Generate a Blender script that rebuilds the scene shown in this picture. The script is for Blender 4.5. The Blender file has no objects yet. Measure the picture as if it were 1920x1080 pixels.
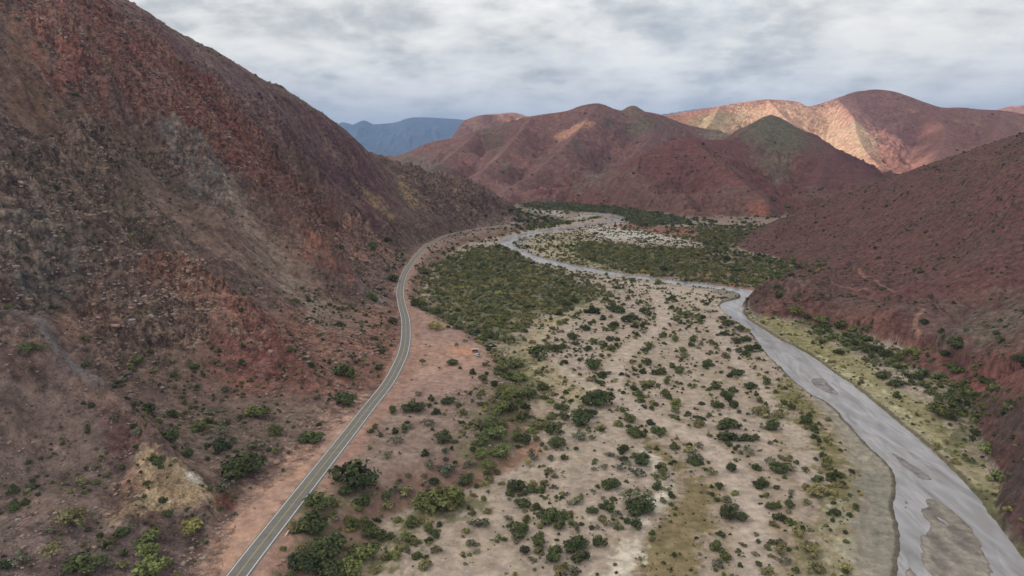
import bpy, bmesh, math, random
import numpy as np
from mathutils import Vector, Matrix
from mathutils.geometry import tessellate_polygon

# ------------------------------------------------------------------ camera, sky, sun, exposure
S = bpy.context.scene
COL = S.collection
FPX = 1280.0                      # focal length of the photo in its own pixels (1920 wide)
PITCH = math.radians(11.0)
CAMZ = 130.0
cam_d = bpy.data.cameras.new("camera")
cam = bpy.data.objects.new("camera", cam_d)
COL.objects.link(cam)
cam.location = (0, 0, CAMZ)
cam.rotation_euler = (math.radians(90) - PITCH, 0, 0)
cam_d.sensor_width = 36.0
cam_d.lens = 36.0 * FPX / 1920.0
cam_d.clip_start = 1.0
cam_d.clip_end = 60000.0
S.camera = cam
S.cycles.use_denoising = True

SUN_EL, SUN_AZ = 42.0, -97.0      # degrees; azimuth clockwise from +Y: the sun stands off to the left
sd = Vector((math.sin(math.radians(SUN_AZ)) * math.cos(math.radians(SUN_EL)),
             math.cos(math.radians(SUN_AZ)) * math.cos(math.radians(SUN_EL)),
             math.sin(math.radians(SUN_EL))))
sun_d = bpy.data.lights.new("sun", 'SUN')
sun_d.energy = 5.0
sun_d.angle = math.radians(2.0)
sun_d.color = (1.0, 0.89, 0.73)
sun = bpy.data.objects.new("sun", sun_d)
sun.rotation_euler = (-sd).to_track_quat('-Z', 'Y').to_euler()
sun.location = (0, 0, 3000)
COL.objects.link(sun)

W = bpy.data.worlds.new("World")
S.world = W
W.use_nodes = True
S.view_settings.view_transform = 'Standard'
S.view_settings.look = 'None'
S.view_settings.exposure = 0.15
S.view_settings.gamma = 1.0


class NT:
    """a tiny node-tree helper"""
    def __init__(s, tree):
        s.t = tree
        s.t.nodes.clear()
    def n(s, typ, **kw):
        nd = s.t.nodes.new(typ)
        for k, v in kw.items():
            if k.startswith('i_'):
                key = k[2:]
                key = int(key) if key.isdigit() else key.replace('_', ' ')
                s.put(nd.inputs[key], v)
            else:
                setattr(nd, k, v)
        return nd
    def put(s, sock, v):
        if isinstance(v, bpy.types.NodeSocket):
            s.t.links.new(v, sock)
        elif isinstance(v, bpy.types.Node):
            s.t.links.new(v.outputs[0], sock)
        else:
            sock.default_value = v
    def math(s, op, a, b=0.0, c=0.0, clamp=False):
        nd = s.t.nodes.new('ShaderNodeMath'); nd.operation = op; nd.use_clamp = clamp
        s.put(nd.inputs[0], a); s.put(nd.inputs[1], b); s.put(nd.inputs[2], c)
        return nd.outputs[0]
    def vmath(s, op, a, b=(0, 0, 0), sc=None):
        nd = s.t.nodes.new('ShaderNodeVectorMath'); nd.operation = op
        s.put(nd.inputs[0], a); s.put(nd.inputs[1], b)
        if sc is not None: s.put(nd.inputs['Scale'], sc)
        return nd.outputs[0]
    def mix(s, f, a, b, mode='MIX'):
        nd = s.t.nodes.new('ShaderNodeMix'); nd.data_type = 'RGBA'; nd.blend_type = mode
        s.put(nd.inputs[0], f); s.put(nd.inputs[6], a); s.put(nd.inputs[7], b)
        return nd.outputs[2]
    def noise(s, vec, scale, detail=4, rough=.5, dist=0.0):
        nd = s.t.nodes.new('ShaderNodeTexNoise')
        s.put(nd.inputs['Vector'], vec)
        nd.inputs['Scale'].default_value = scale; nd.inputs['Detail'].default_value = detail
        nd.inputs['Roughness'].default_value = rough; nd.inputs['Distortion'].default_value = dist
        return nd.outputs['Fac']
    def ramp(s, f, stops, interp='LINEAR'):
        nd = s.t.nodes.new('ShaderNodeValToRGB'); nd.color_ramp.interpolation = interp
        cr = nd.color_ramp
        while len(cr.elements) < len(stops): cr.elements.new(.5)
        for e, (p, c) in zip(cr.elements, stops):
            e.position = p; e.color = c if len(c) == 4 else (*c, 1)
        s.put(nd.inputs[0], f)
        return nd.outputs[0]


def build_world():
    t = NT(W.node_tree)
    sky = t.n('ShaderNodeTexSky', sky_type='NISHITA', sun_disc=False,
              sun_elevation=math.radians(SUN_EL), sun_rotation=math.radians(SUN_AZ))
    skyc = t.vmath('SCALE', sky.outputs[0], sc=0.10)
    tc = t.n('ShaderNodeTexCoord')
    sep = t.n('ShaderNodeSeparateXYZ'); t.put(sep.inputs[0], tc.outputs['Generated'])
    z = t.math('MAXIMUM', sep.outputs[2], 0.0)
    zz = t.math('ADD', z, 0.27)
    cx = t.math('DIVIDE', sep.outputs[0], zz)
    cy = t.math('DIVIDE', sep.outputs[1], zz)
    cmb = t.n('ShaderNodeCombineXYZ'); t.put(cmb.inputs[0], cx); t.put(cmb.inputs[1], cy)
    v = t.vmath('MULTIPLY', cmb.outputs[0], (1.0, 1.0, 1.0))
    big = t.noise(v, 1.05, 3, .5, .2)
    vo = t.vmath('ADD', v, (11.3, 4.1, 0))
    mid = t.noise(vo, 3.0, 7, .60, .1)
    a = t.math('MULTIPLY', big, 0.36)
    bil = t.math('SUBTRACT', 1.0, t.math('ABSOLUTE', t.math('MULTIPLY', t.math('SUBTRACT', t.noise(t.vmath('ADD', v, (2.2, 5.5, 0)), 3.4, 4, .5, .1), .5), 2.6)))
    b = t.math('MULTIPLY_ADD', mid, 0.56, t.math('MULTIPLY', bil, .13))
    f = t.math('ADD', a, b)
    cl = t.ramp(f, [(0.39, (.430, .460, .480)), (0.455, (.555, .578, .588)), (0.51, (.715, .728, .725)),
                    (0.555, (.890, .890, .870)), (0.64, (1.08, 1.07, 1.03))])
    # a pale band of clearer air just over the horizon
    hz = t.ramp(z, [(0.0, (1, 1, 1)), (0.04, (.7, .7, .7)), (0.10, (0, 0, 0))])
    hz2 = t.math('MULTIPLY', hz, 0.55)
    cl2 = t.mix(hz2, cl, (1.15, 1.10, 1.00, 1))
    # thin places in the cloud where some blue shows
    gap = t.noise(t.vmath('ADD', v, (3.7, 8.8, 0)), 1.3, 3, .5)
    g2 = t.ramp(gap, [(0.60, (0, 0, 0)), (0.75, (.35, .35, .35))])
    skyb = t.vmath('SCALE', skyc, sc=1.0)
    cl3 = t.mix(g2, cl2, skyb)
    out = t.vmath('ADD', cl3, t.vmath('SCALE', skyc, sc=0.05))
    bg = t.n('ShaderNodeBackground'); t.put(bg.inputs[0], out); bg.inputs[1].default_value = 1.10
    o = t.n('ShaderNodeOutputWorld'); t.put(o.inputs[0], bg.outputs[0])
build_world()

# ------------------------------------------------------------------ numpy helpers
rng = np.random.default_rng(7)
_perm = rng.permutation(256).astype(np.int32)
_perm = np.concatenate([_perm, _perm])
_ang = rng.random(256) * 2 * np.pi
_gx = np.cos(_ang).astype(np.float32); _gy = np.sin(_ang).astype(np.float32)


def perlin(x, y):
    x = np.asarray(x, np.float32); y = np.asarray(y, np.float32)
    xi = np.floor(x); yi = np.floor(y)
    xf = x - xi; yf = y - yi
    xi = xi.astype(np.int32) & 255; yi = yi.astype(np.int32) & 255
    x1 = (xi + 1) & 255; y1 = (yi + 1) & 255
    u = xf * xf * xf * (xf * (xf * 6 - 15) + 10)
    v = yf * yf * yf * (yf * (yf * 6 - 15) + 10)
    p0 = _perm[xi]; p1 = _perm[x1]
    a = _perm[p0 + yi]; b = _perm[p1 + yi]; c = _perm[p0 + y1]; d = _perm[p1 + y1]
    na = _gx[a] * xf + _gy[a] * yf
    nb = _gx[b] * (xf - 1) + _gy[b] * yf
    nc = _gx[c] * xf + _gy[c] * (yf - 1)
    nd = _gx[d] * (xf - 1) + _gy[d] * (yf - 1)
    n0 = na + u * (nb - na); n1 = nc + u * (nd - nc)
    return (n0 + v * (n1 - n0)) * 1.5


def fbm(x, y, s, octs=4, gain=.5, seed=0.0):
    r = 0; a = 1.0; t = 0
    x = x / s + seed * 17.31; y = y / s - seed * 9.77
    for i in range(octs):
        r = r + a * perlin(x, y); t += a
        x = x * 2.03 + 5.2; y = y * 2.03 + 1.3; a *= gain
    return r / t


def ridged(x, y, s, octs=4, gain=.5, seed=0.0):
    r = 0; a = 1.0; t = 0
    x = x / s + seed * 13.7; y = y / s + seed * 7.9
    for i in range(octs):
        r = r + a * (1 - np.abs(perlin(x, y)) * 2); t += a
        x = x * 2.07 + 3.1; y = y * 2.07 + 9.2; a *= gain
    return r / t


def sstep(a, b, x):
    t = np.clip((x - a) / (b - a), 0, 1)
    return t * t * (3 - 2 * t)


CP, SP = math.cos(PITCH), math.sin(PITCH)


def ray(px, py):
    u = (px - 960.0) / FPX; v = (540.0 - py) / FPX
    return u, CP + v * SP, -SP + v * CP


def at_y(px, py, Y):
    dx, dy, dz = ray(px, py)
    return (Y * dx / dy, Y, CAMZ + Y * dz / dy)


def at_z(px, py, z=0.0):
    dx, dy, dz = ray(px, py)
    t = (z - CAMZ) / dz
    return (dx * t, dy * t, z)


def pts(lst, z):
    return np.array([at_z(a, b, z)[:2] for a, b in lst])


def smooth_line(P, n=8, closed=False):
    P = np.asarray(P, float)
    out = []
    m = len(P)
    rngi = range(m if closed else m - 1)
    for i in rngi:
        p0 = P[(i - 1) % m] if closed or i > 0 else P[i]
        p1 = P[i]; p2 = P[(i + 1) % m]
        p3 = P[(i + 2) % m] if closed or i + 2 < m else P[(i + 1) % m]
        for k in range(n):
            t = k / n
            out.append(.5 * ((2 * p1) + (-p0 + p2) * t + (2 * p0 - 5 * p1 + 4 * p2 - p3) * t * t + (-p0 + 3 * p1 - 3 * p2 + p3) * t ** 3))
    if not closed: out.append(P[-1])
    return np.array(out)


def dist_line(x, y, L, signed=False, vals=None):
    """distance from points to a polyline; signed: + on the left of its direction; vals: value along the line at the nearest point"""
    x = np.asarray(x, np.float32); y = np.asarray(y, np.float32)
    best = np.full(x.shape, 1e12, np.float32)
    sg = np.ones(x.shape, np.float32)
    vv = np.zeros(x.shape, np.float32)
    L = np.asarray(L, np.float32)
    for i in range(len(L) - 1):
        ax, ay = L[i, 0], L[i, 1]; bx, by = L[i + 1, 0], L[i + 1, 1]
        ex, ey = bx - ax, by - ay
        q = max(ex * ex + ey * ey, 1e-9)
        t = np.clip(((x - ax) * ex + (y - ay) * ey) / q, 0, 1)
        d = (x - ax - t * ex) ** 2 + (y - ay - t * ey) ** 2
        m = d < best
        best = np.where(m, d, best)
        if signed:
            cr = ex * (y - ay) - ey * (x - ax)
            sg = np.where(m, np.where(cr >= 0, 1, -1), sg)
        if vals is not None:
            vv = np.where(m, vals[i] + t * (vals[i + 1] - vals[i]), vv)
    d = np.sqrt(best)
    if signed: d = d * sg
    return (d, vv) if vals is not None else d


def poly_sd(x, y, poly):
    """signed distance to a closed polygon, + inside"""
    P = np.vstack([poly, poly[:1]])
    d = dist_line(x, y, P)
    inside = np.zeros(np.shape(x), bool)
    for i in range(len(P) - 1):
        ax, ay = P[i]; bx, by = P[i + 1]
        if ay == by: continue
        c = ((ay > y) != (by > y)) & (x < (bx - ax) * (y - ay) / (by - ay) + ax)
        inside ^= c
    return np.where(inside, d, -d)


def mask_poly(x, y, poly, soft=3.0, warp=None):
    """0..1 mask of a polygon, evaluated only near its box"""
    pad = soft * 2 + (0 if warp is None else 40)
    lo = poly.min(0) - pad; hi = poly.max(0) + pad
    m = np.zeros(x.shape, np.float32)
    k = np.nonzero((x > lo[0]) & (x < hi[0]) & (y > lo[1]) & (y < hi[1]))[0]
    if len(k):
        xx, yy = x[k], y[k]
        sd_ = poly_sd(xx, yy, poly)
        if warp is not None:
            sd_ = sd_ + warp[k]
        m[k] = sstep(-soft, soft, sd_)
    return m


class TPS:
    def __init__(s, P):
        P = np.array(P, float)
        s.c = P[:, :2] / 100.0; z = P[:, 2]
        n = len(P)
        K = s.U(((s.c[:, None] - s.c[None]) ** 2).sum(-1)) + np.eye(n) * 0.02
        Q = np.hstack([np.ones((n, 1)), s.c])
        A = np.zeros((n + 3, n + 3)); A[:n, :n] = K; A[:n, n:] = Q; A[n:, :n] = Q.T
        s.w = np.linalg.solve(A, np.concatenate([z, [0, 0, 0]]))
    @staticmethod
    def U(r2):
        return .5 * r2 * np.log(r2 + 1e-9)
    def __call__(s, x, y):
        x = np.asarray(x, np.float32) / 100; y = np.asarray(y, np.float32) / 100
        r = (s.w[-3] + s.w[-2] * x + s.w[-1] * y).astype(np.float64)
        for i in range(len(s.c)):
            r2 = (x - np.float32(s.c[i, 0])) ** 2 + (y - np.float32(s.c[i, 1])) ** 2
            r += s.w[i] * s.U(r2)
        return r.astype(np.float32)


# ------------------------------------------------------------------ lines of the place (photo pixels laid on the ground plane)
ROAD_Z = 9.0
road_px = [(300, 1275), (444, 1080), (531, 968), (616, 860), (650, 817), (692, 763), (726, 720), (744, 688), (756, 660), (761, 630), (760, 598), (753, 570),
           (750, 547), (754, 525), (762, 507), (782, 479), (806, 457), (836, 442), (870, 434), (907, 427), (947, 422.5), (975, 419), (993, 415)]
ROADL = smooth_line([at_z(a, b, ROAD_Z)[:2] for a, b in road_px], 8)
ROADL = np.vstack([ROADL, smooth_line([ROADL[-1], ROADL[-1] + [14, 60], ROADL[-1] + [-20, 150], ROADL[-1] + [-140, 300]], 6)[1:]])

TERR_px = [(470, 1250), (600, 1110), (690, 1000), (770, 935), (860, 905), (945, 862), (985, 805), (995, 745), (965, 695), (938, 652), (900, 628), (840, 592),
           (795, 562), (800, 520), (840, 475), (880, 452), (950, 437), (1010, 421)]
TERRL = smooth_line([at_z(a, b, 4.0)[:2] for a, b in TERR_px], 5)
TERRL = np.vstack([[TERRL[0] - [60, 200]], TERRL, [TERRL[-1] + [60, 150]], [TERRL[-1] + [-100, 500]]])

WL_px = [(1687, 1200), (1687, 1073), (1693, 1007), (1680, 950), (1685, 925), (1683, 893), (1660, 862), (1633, 837), (1593, 793), (1557, 756), (1513, 733), (1477, 700), (1437, 660), (1407, 620),
         (1367, 593), (1352, 571), (1372, 564), (1390, 558), (1384, 550), (1347, 543), (1280, 536), (1220, 527), (1168, 521), (1116, 513), (1060, 504), (1020, 495), (995, 487), (968, 473), (945, 462), (935, 453),
         (955, 443), (990, 436), (1038, 428), (1090, 421), (1130, 416), (1147, 412), (1140, 407), (1110, 403.5), (1080, 401.5)]
WR_px = [(1085, 399.5), (1120, 400.5), (1155, 404), (1167, 409), (1163, 416), (1142, 420), (1090, 427), (1038, 436), (990, 445), (968, 452), (962, 461), (985, 473), (1005, 481), (1040, 490), (1072, 497),
         (1116, 505), (1168, 514), (1220, 521), (1280, 529), (1330, 534), (1400, 543), (1432, 552), (1414, 567), (1392, 580), (1400, 598), (1430, 618), (1460, 637), (1487, 650), (1520, 669), (1567, 703),
         (1593, 720), (1663, 777), (1730, 833), (1780, 880), (1827, 933), (1867, 987), (1913, 1047), (1990, 1180)]
WATER = np.vstack([smooth_line(pts(WL_px, 0), 4), smooth_line(pts(WR_px, 0), 4)])
bars_px = [
    [(1723, 935), (1745, 932), (1765, 940), (1790, 958), (1820, 985), (1842, 1020), (1862, 1060), (1880, 1130), (1870, 1180), (1760, 1180), (1748, 1090), (1722, 1045), (1726, 1005), (1740, 985), (1728, 965)],
    [(1693, 915), (1700, 925), (1706, 950), (1698, 965), (1691, 950)],
    [(1670, 848), (1700, 860), (1735, 885), (1752, 902), (1720, 897), (1685, 870)],
    [(1516, 712), (1545, 708), (1565, 728), (1575, 742), (1545, 735), (1530, 726)],
    [(1697, 1030), (1706, 1045), (1722, 1080), (1735, 1120), (1700, 1120), (1696, 1070)],
]
BARS = [smooth_line(pts(b, 0), 4, True) for b in bars_px]
MUD_px = [(1500, 725), (1560, 790), (1590, 850), (1625, 900), (1612, 960), (1600, 1020), (1605, 1120), (1700, 1150), (1700, 1000), (1690, 900), (1640, 830), (1560, 750)]
MUD = pts(MUD_px, 0.3)

VALLEY_END = pts([(900, 400), (985, 383), (1060, 381), (1150, 388), (1270, 405), (1300, 411), (1380, 412), (1450, 409), (1560, 398), (1500, 440), (1400, 480), (1000, 480)], 0)
YELLOW = pts([(275, 862), (300, 862), (360, 890), (425, 935), (380, 960), (280, 978), (225, 985), (245, 930), (255, 890)], 15)
SHOULDER = np.array([at_z(a, b, 9.0)[:2] for a, b in [(345, 1110), (400, 1000), (440, 950), (480, 905), (560, 840), (620, 780), (680, 735), (700, 745), (640, 820), (560, 920), (500, 990), (420, 1110)]])
CLIFF = smooth_line([at_z(a, b, 2.0)[:2] for a, b in [(1868, 742), (1813, 716), (1747, 679), (1700, 651), (1613, 626), (1557, 610), (1490, 594), (1440, 582)]], 4)[::-1]
if np.cross(CLIFF[-1] - CLIFF[0], np.array([400., 700.]) - CLIFF[0]) < 0: CLIFF = CLIFF[::-1]
# ------------------------------------------------------------------ heights
def cp(lst):
    o = []
    for it in lst:
        if len(it) == 3: o.append(at_y(*it))
        else: o.append(at_z(it[0], it[1], it[3]))
    return o

LEFT = cp([
    (0, 1080, 171), (0, 960, 206), (0, 800, 232), (0, 630, 260), (100, 685, 265), (200, 748, 260), (290, 850, 240), (420, 940, None, 9.5),
    (150, 930, 205), (250, 990, None, 11), (120, 820, 238), (60, 740, 250),
    (70, 592, 330), (120, 690, 305), (200, 732, 300), (300, 770, None, 17), (400, 795, None, 12.5), (500, 790, None, 11),
    (620, 745, 322), (520, 672, 350), (450, 590, 385), (350, 515, 410), (250, 490, 400), (150, 480, 390), (0, 400, 380),
    (200, 620, 345), (350, 680, 335), (420, 720, None, 18), (90, 540, 362), (300, 600, 365),
    (560, 590, 460), (700, 590, 490), (640, 650, 400), (600, 480, 580), (500, 380, 620), (400, 280, 640), (300, 180, 660), (200, 60, 680), (100, 0, 680),
    (680, 520, 620), (480, 480, 520), (400, 400, 530), (520, 560, 455),
    (0, 200, 500), (0, 0, 620), (150, 350, 470), (250, 300, 560), (100, 150, 560), (250, 420, 455), (60, 300, 450),
    (240, 0, 900), (300, 45, 900), (360, 90, 900), (450, 130, 950), (540, 180, 1000), (600, 215, 1040), (660, 255, 1080), (720, 312, 1120),
    (735, 560, None, 10), (745, 500, None, 10), (790, 455, None, 10), (870, 430, None, 10), (930, 420, None, 11),
    (700, 400, 900), (640, 330, 940), (560, 250, 930), (480, 200, 860), (390, 170, 830), (620, 420, 760), (690, 460, 790), (740, 350, 1080), (760, 400, 1010), (733, 326, 1155),
    (745, 318, 1190), (765, 322, 1200), (790, 330, 1230), (830, 334, 1260), (860, 329, 1290), (900, 348, 1310), (940, 374, 1335), (965, 392, 1350), (990, 407, 1385), (840, 390, 1130), (910, 400, 1220),
    (600, 760, None, 11), (690, 690, None, 10.5), (560, 800, None, 10.5), (330, 1010, None, 10.5), (735, 620, None, 10.5),
]) + [(-300, 150, 80), (-220, 110, 25), (-120, 120, 10), (-420, 300, 150), (-620, 600, 310), (-760, 900, 360), (-600, 1250, 180), (-560, 980, 300), (-420, 1200, 170), (-330, 1350, 110),
      (-180, 1450, 55), (-60, 1480, 20), (-300, 1600, 10), (-600, 1700, 10), (-100, 1650, -10)]
# keep the surface under the valley floor on the road's other side
for i in range(4, len(ROADL) - 8, 14):
    a = ROADL[i]; b = ROADL[i + 1]; d = (b - a) / np.linalg.norm(b - a)
    nrm = np.array([d[1], -d[0]])
    LEFT.append((a[0] + nrm[0] * 14, a[1] + nrm[1] * 14, 3.0))
    LEFT.append((a[0] + nrm[0] * 60, a[1] + nrm[1] * 60, -18.0))
RIGHT = cp([
    (1400, 434, None, 4), (1380, 452, None, 4), (1410, 472, None, 4), (1470, 488, None, 4), (1516, 512, None, 4), (1467, 537, None, 5), (1427, 553, None, 6), (1412, 572, None, 7),
    (1447, 570, None, 12), (1513, 574, None, 14), (1630, 581, None, 15), (1680, 601, None, 15), (1723, 638, None, 14), (1747, 658, None, 13), (1813, 685, None, 13), (1863, 722, None, 12),
    (1557, 607, None, 1), (1613, 623, None, 1), (1700, 648, None, 1), (1747, 676, None, 1), (1813, 714, None, 1), (1840, 740, None, 1),
    (1700, 560, 503), (1900, 560, 440), (1900, 450, 505), (1900, 350, 575), (1920, 276, 660), (2000, 248, 660), (1800, 320, 740), (1700, 349, 830), (1560, 385, 970), (1480, 407, 1060), (1430, 424, 1130),
    (1600, 450, 760), (1700, 450, 660), (1500, 500, 700), (1600, 520, 610), (1800, 450, 580), (1520, 440, 900), (1800, 640, 400), (1900, 640, 370), (1900, 700, 330), (1800, 560, 465),
    (1865, 775, None, 12), (1920, 770, None, 24), (1990, 760, None, 34), (1845, 830, None, 2), (1865, 930, None, 2), (1905, 1010, None, 2), (1920, 880, None, 13), (1990, 930, None, 22), (1980, 1080, None, 3),
]) + [(640, 620, 180), (700, 900, 170), (560, 1150, 60), (480, 1300, -10), (470, 300, 90), (330, 180, 45), (260, 120, 10), (900, 700, 260), (700, 400, 200), (800, 1300, 40)]
for a, b in [(1330, 440), (1330, 470), (1400, 500), (1440, 530), (1380, 560), (1400, 590), (1500, 640), (1600, 690), (1700, 760), (1780, 850), (1830, 960), (1900, 1120)]:
    RIGHT.append(at_z(a, b, -14))
tl, tr = TPS(LEFT), TPS(RIGHT)
LCREST = np.array([at_y(*p)[:2] for p in [(240, 0, 900), (300, 45, 900), (360, 90, 900), (450, 130, 950), (540, 180, 1000), (600, 215, 1040), (660, 255, 1080), (720, 312, 1120)]])

# distant ranges: crests as (px, py, distance); each has its own slope
def crest(lst):
    return smooth_line([at_y(*p) for p in lst], 3)

RANGES = {
 'red': dict(k=.40, rough=1.0, crests=[
    crest([(1000, 396, 1780), (1050, 378, 1790), (1100, 350, 1800), (1150, 318, 1830), (1200, 292, 1850), (1245, 270, 1880), (1290, 257, 1900), (1330, 263, 1960), (1380, 262, 2050)]),
    crest([(1290, 257, 1900), (1330, 290, 1780), (1370, 320, 1680), (1400, 350, 1580), (1440, 385, 1480)]),
    crest([(1200, 292, 1850), (1190, 340, 1700), (1185, 375, 1600)]),
    crest([(1370, 263, 2280), (1395, 245, 2340), (1420, 226, 2380), (1443, 216, 2400), (1465, 222, 2400), (1482, 240, 2350), (1505, 264, 2300), (1549, 290, 2200), (1593, 318, 2100), (1637, 345, 2000), (1690, 362, 1850), (1760, 380, 1700)]),
    crest([(1549, 290, 2200), (1540, 325, 2000), (1530, 360, 1800), (1520, 385, 1620)]),
    ]),
 'mid': dict(k=.42, rough=1.4, crests=[
    crest([(640, 330, 2900), (700, 315, 2900), (722, 303, 2900), (760, 288, 2900), (800, 270, 2900), (830, 263, 2900), (860, 257, 2880), (900, 243, 2850), (950, 229, 2820), (1000, 217, 2800), (1060, 208, 2800), (1090, 198, 2800), (1122, 193, 2800),
           (1150, 203, 2800), (1172, 207, 2800), (1180, 199, 2800), (1190, 198, 2800), (1203, 208, 2800), (1240, 216, 2900), (1290, 235, 3000), (1350, 245, 3100)]),
    crest([(1122, 193, 2800), (1090, 240, 2560), (1050, 285, 2330), (990, 335, 2100), (950, 365, 1900)]),
    crest([(900, 243, 2850), (850, 290, 2500), (800, 325, 2250)]),
    crest([(1000, 217, 2800), (950, 280, 2450), (900, 330, 2150)]),
    crest([(1240, 216, 2900), (1220, 262, 2550), (1150, 320, 2200), (1110, 345, 2050)]),
    ]),
 'high': dict(k=.42, rough=2.0, crests=[
    crest([(1180, 222, 3700), (1250, 216, 3800), (1300, 208, 3900), (1350, 199, 3950), (1400, 191, 4000), (1440, 187, 4000), (1475, 189, 4000), (1500, 193, 4000), (1512, 200, 4000), (1530, 197, 4050), (1570, 184, 4100), (1605, 172, 4200), (1640, 168, 4200),
           (1680, 173, 4200), (1725, 189, 4200), (1765, 202, 4200), (1800, 202, 4200), (1840, 206, 4200), (1880, 208, 4200), (1930, 216, 4200), (2050, 235, 4200), (2250, 260, 4200)]),
    crest([(1570, 184, 4100), (1600, 222, 3700), (1605, 250, 3350), (1625, 290, 2950), (1660, 328, 2500), (1690, 350, 2250)]),
    crest([(1440, 187, 4000), (1480, 230, 3600), (1530, 270, 3150), (1560, 300, 2800)]),
    crest([(1350, 199, 3950), (1330, 235, 3500), (1310, 262, 3100)]),
    crest([(1725, 189, 4200), (1770, 240, 3600), (1760, 290, 3050), (1740, 330, 2600)]),
    crest([(1880, 208, 4200), (1860, 265, 3500), (1800, 320, 2750)]),
    ]),
 'mesa': dict(k=.95, rough=1.6, crests=[
    crest([(862, 238, 6500), (871, 224, 6500), (900, 214, 6500), (930, 211.5, 6500), (962, 209, 6500), (980, 213, 6500), (1000, 221, 6500), (1060, 236, 6500), (1150, 250, 6500)]),
    ]),
 'pink': dict(k=.5, rough=2.0, crests=[
    crest([(1780, 224, 8000), (1830, 216, 8000), (1868, 206, 8000), (1892, 199, 8000), (1920, 197, 8000), (2000, 190, 8000), (2150, 200, 8000)]),
    ]),
 'blue': dict(k=.36, rough=2.6, crests=[
    crest([(300, 255, 16000), (450, 248, 16000), (560, 240, 16000), (600, 243, 16000), (628, 238, 16000), (640, 229, 16000), (650, 230, 16000), (664, 234, 16000), (672, 232, 16000), (678, 225.5, 16000), (686, 226, 16000), (694, 232, 16000), (722, 231, 16000), (745, 228, 16000),
           (765, 221, 16000), (790, 219, 16000), (830, 221, 16000), (870, 224, 16000), (930, 232, 16000), (1050, 240, 16000), (1300, 205, 15000), (1325, 203, 15000), (1350, 208, 15000), (1700, 240, 15000), (1860, 207, 15000), (1900, 215, 15000)]),
    ]),
}


def range_height(R, x, y):
    k = R['k']
    scale = R['rough']
    dn = np.full(x.shape, 1e9, np.float32)
    for c in R['crests']:
        dn = np.minimum(dn, dist_line(x, y, c[::3] if len(c) > 8 else c))
    w = sstep(0, 140 * scale, dn)
    wx = x + w * 44 * scale * fbm(x, y, 260 * scale, 3, seed=3.1)
    wy = y + w * 44 * scale * fbm(x, y, 260 * scale, 3, seed=5.7)
    z = np.full(x.shape, -1e3, np.float32)
    # the highest of all crest segments' flanks: continuous everywhere
    for c in R['crests']:
        for i in range(len(c) - 1):
            (ax, ay, az_), (bx, by, bz) = c[i], c[i + 1]
            ex, ey = bx - ax, by - ay
            t_ = np.clip(((wx - ax) * ex + (wy - ay) * ey) / max(ex * ex + ey * ey, 1e-6), 0, 1)
            dd = np.sqrt((wx - ax - t_ * ex) ** 2 + (wy - ay - t_ * ey) ** 2)
            cz = az_ + t_ * (bz - az_)
            h1 = cz - dd * k * 1.5                    # steep upper flank
            h2 = .42 * cz - .125 * dd                 # gentle apron at its foot
            z = np.maximum(z, (h1 + h2 + np.sqrt((h1 - h2) ** 2 + (26 * scale) ** 2)) * .5 )
    up = sstep(0, 60 * scale, np.abs(z)) 
    dmin = w * 0
    dm = np.full(x.shape, 1e9, np.float32)
    for i, c in enumerate(R['crests']):
        dm = np.minimum(dm, dist_line(x, y, c) * (1 if len(c) > 20 else 2.2))
    w = sstep(5, 170 * scale, dm)
    z = z + w * 56 * scale * (ridged(x, y, 210 * scale, 5, .52, seed=1.7) - .6)
    z = z + w * 15 * scale * (ridged(x + 20, y, 72 * scale, 4, .55, seed=2.2) - .6)
    z = z + (.25 + .75 * w) * 3.6 * scale * fbm(x, y, 34 * scale, 5, .58, seed=2.9)
    return z


FLAT = []   # places where the terrain was flattened for the road


SCREE_PX = [
    [(240, 300), (330, 320), (420, 390), (560, 480), (690, 600), (640, 625), (560, 575), (430, 480), (300, 390)],
    [(430, 340), (500, 420), (650, 590), (600, 600), (470, 450)],
    [(540, 420), (565, 412), (660, 500), (738, 560), (715, 570), (640, 510)],
    [(56, 588), (90, 592), (110, 640), (160, 690), (240, 740), (190, 745), (110, 700), (70, 650)],
    [(-60, 680), (60, 720), (180, 790), (230, 860), (190, 950), (60, 955), (-60, 950)],
    [(390, 630), (430, 640), (440, 720), (300, 720), (330, 650)],
    [(560, 250), (640, 310), (720, 400), (690, 410), (610, 350)],
]
CRAG_PX = [
    [(30, 0), (240, 0), (320, 90), (450, 230), (560, 340), (650, 430), (600, 440), (480, 350), (350, 250), (220, 190), (100, 140), (60, 60)],
    [(0, 230), (150, 230), (330, 250), (400, 320), (250, 300), (200, 400), (100, 560), (0, 580)],
    [(150, 470), (260, 480), (360, 505), (460, 585), (530, 660), (480, 680), (400, 600), (380, 720), (250, 650), (120, 600)],
    [(745, 315), (860, 322), (930, 350), (985, 400), (900, 415), (800, 400), (745, 360)],
    [(600, 420), (680, 400), (740, 470), (720, 500), (640, 470)],
]
_polys = {}


def outcrop(x, y):
    """0..1: how rocky (1) or how smooth with scree (0) the left mountain is"""
    if not _polys:
        _polys['s'] = [hpoly(p) for p in SCREE_PX]; _polys['c'] = [hpoly(p) for p in CRAG_PX]
        _polys['r'] = [(hline(l), w, h * 1.6) for l, w, h in RIB_PX]
    o = sstep(-.12, .25, fbm(x, y, 90, 4, .55, seed=8.2)) * .6 + .15
    wv = (5 * fbm(x, y, 25, 3, seed=8.6)).astype(np.float32)
    for P in _polys['c']: o = np.maximum(o, mask_poly(x, y, P, 6, wv))
    for P in _polys['s']: o = o * (1 - .9 * mask_poly(x, y, P, 4, wv))
    return o


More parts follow.
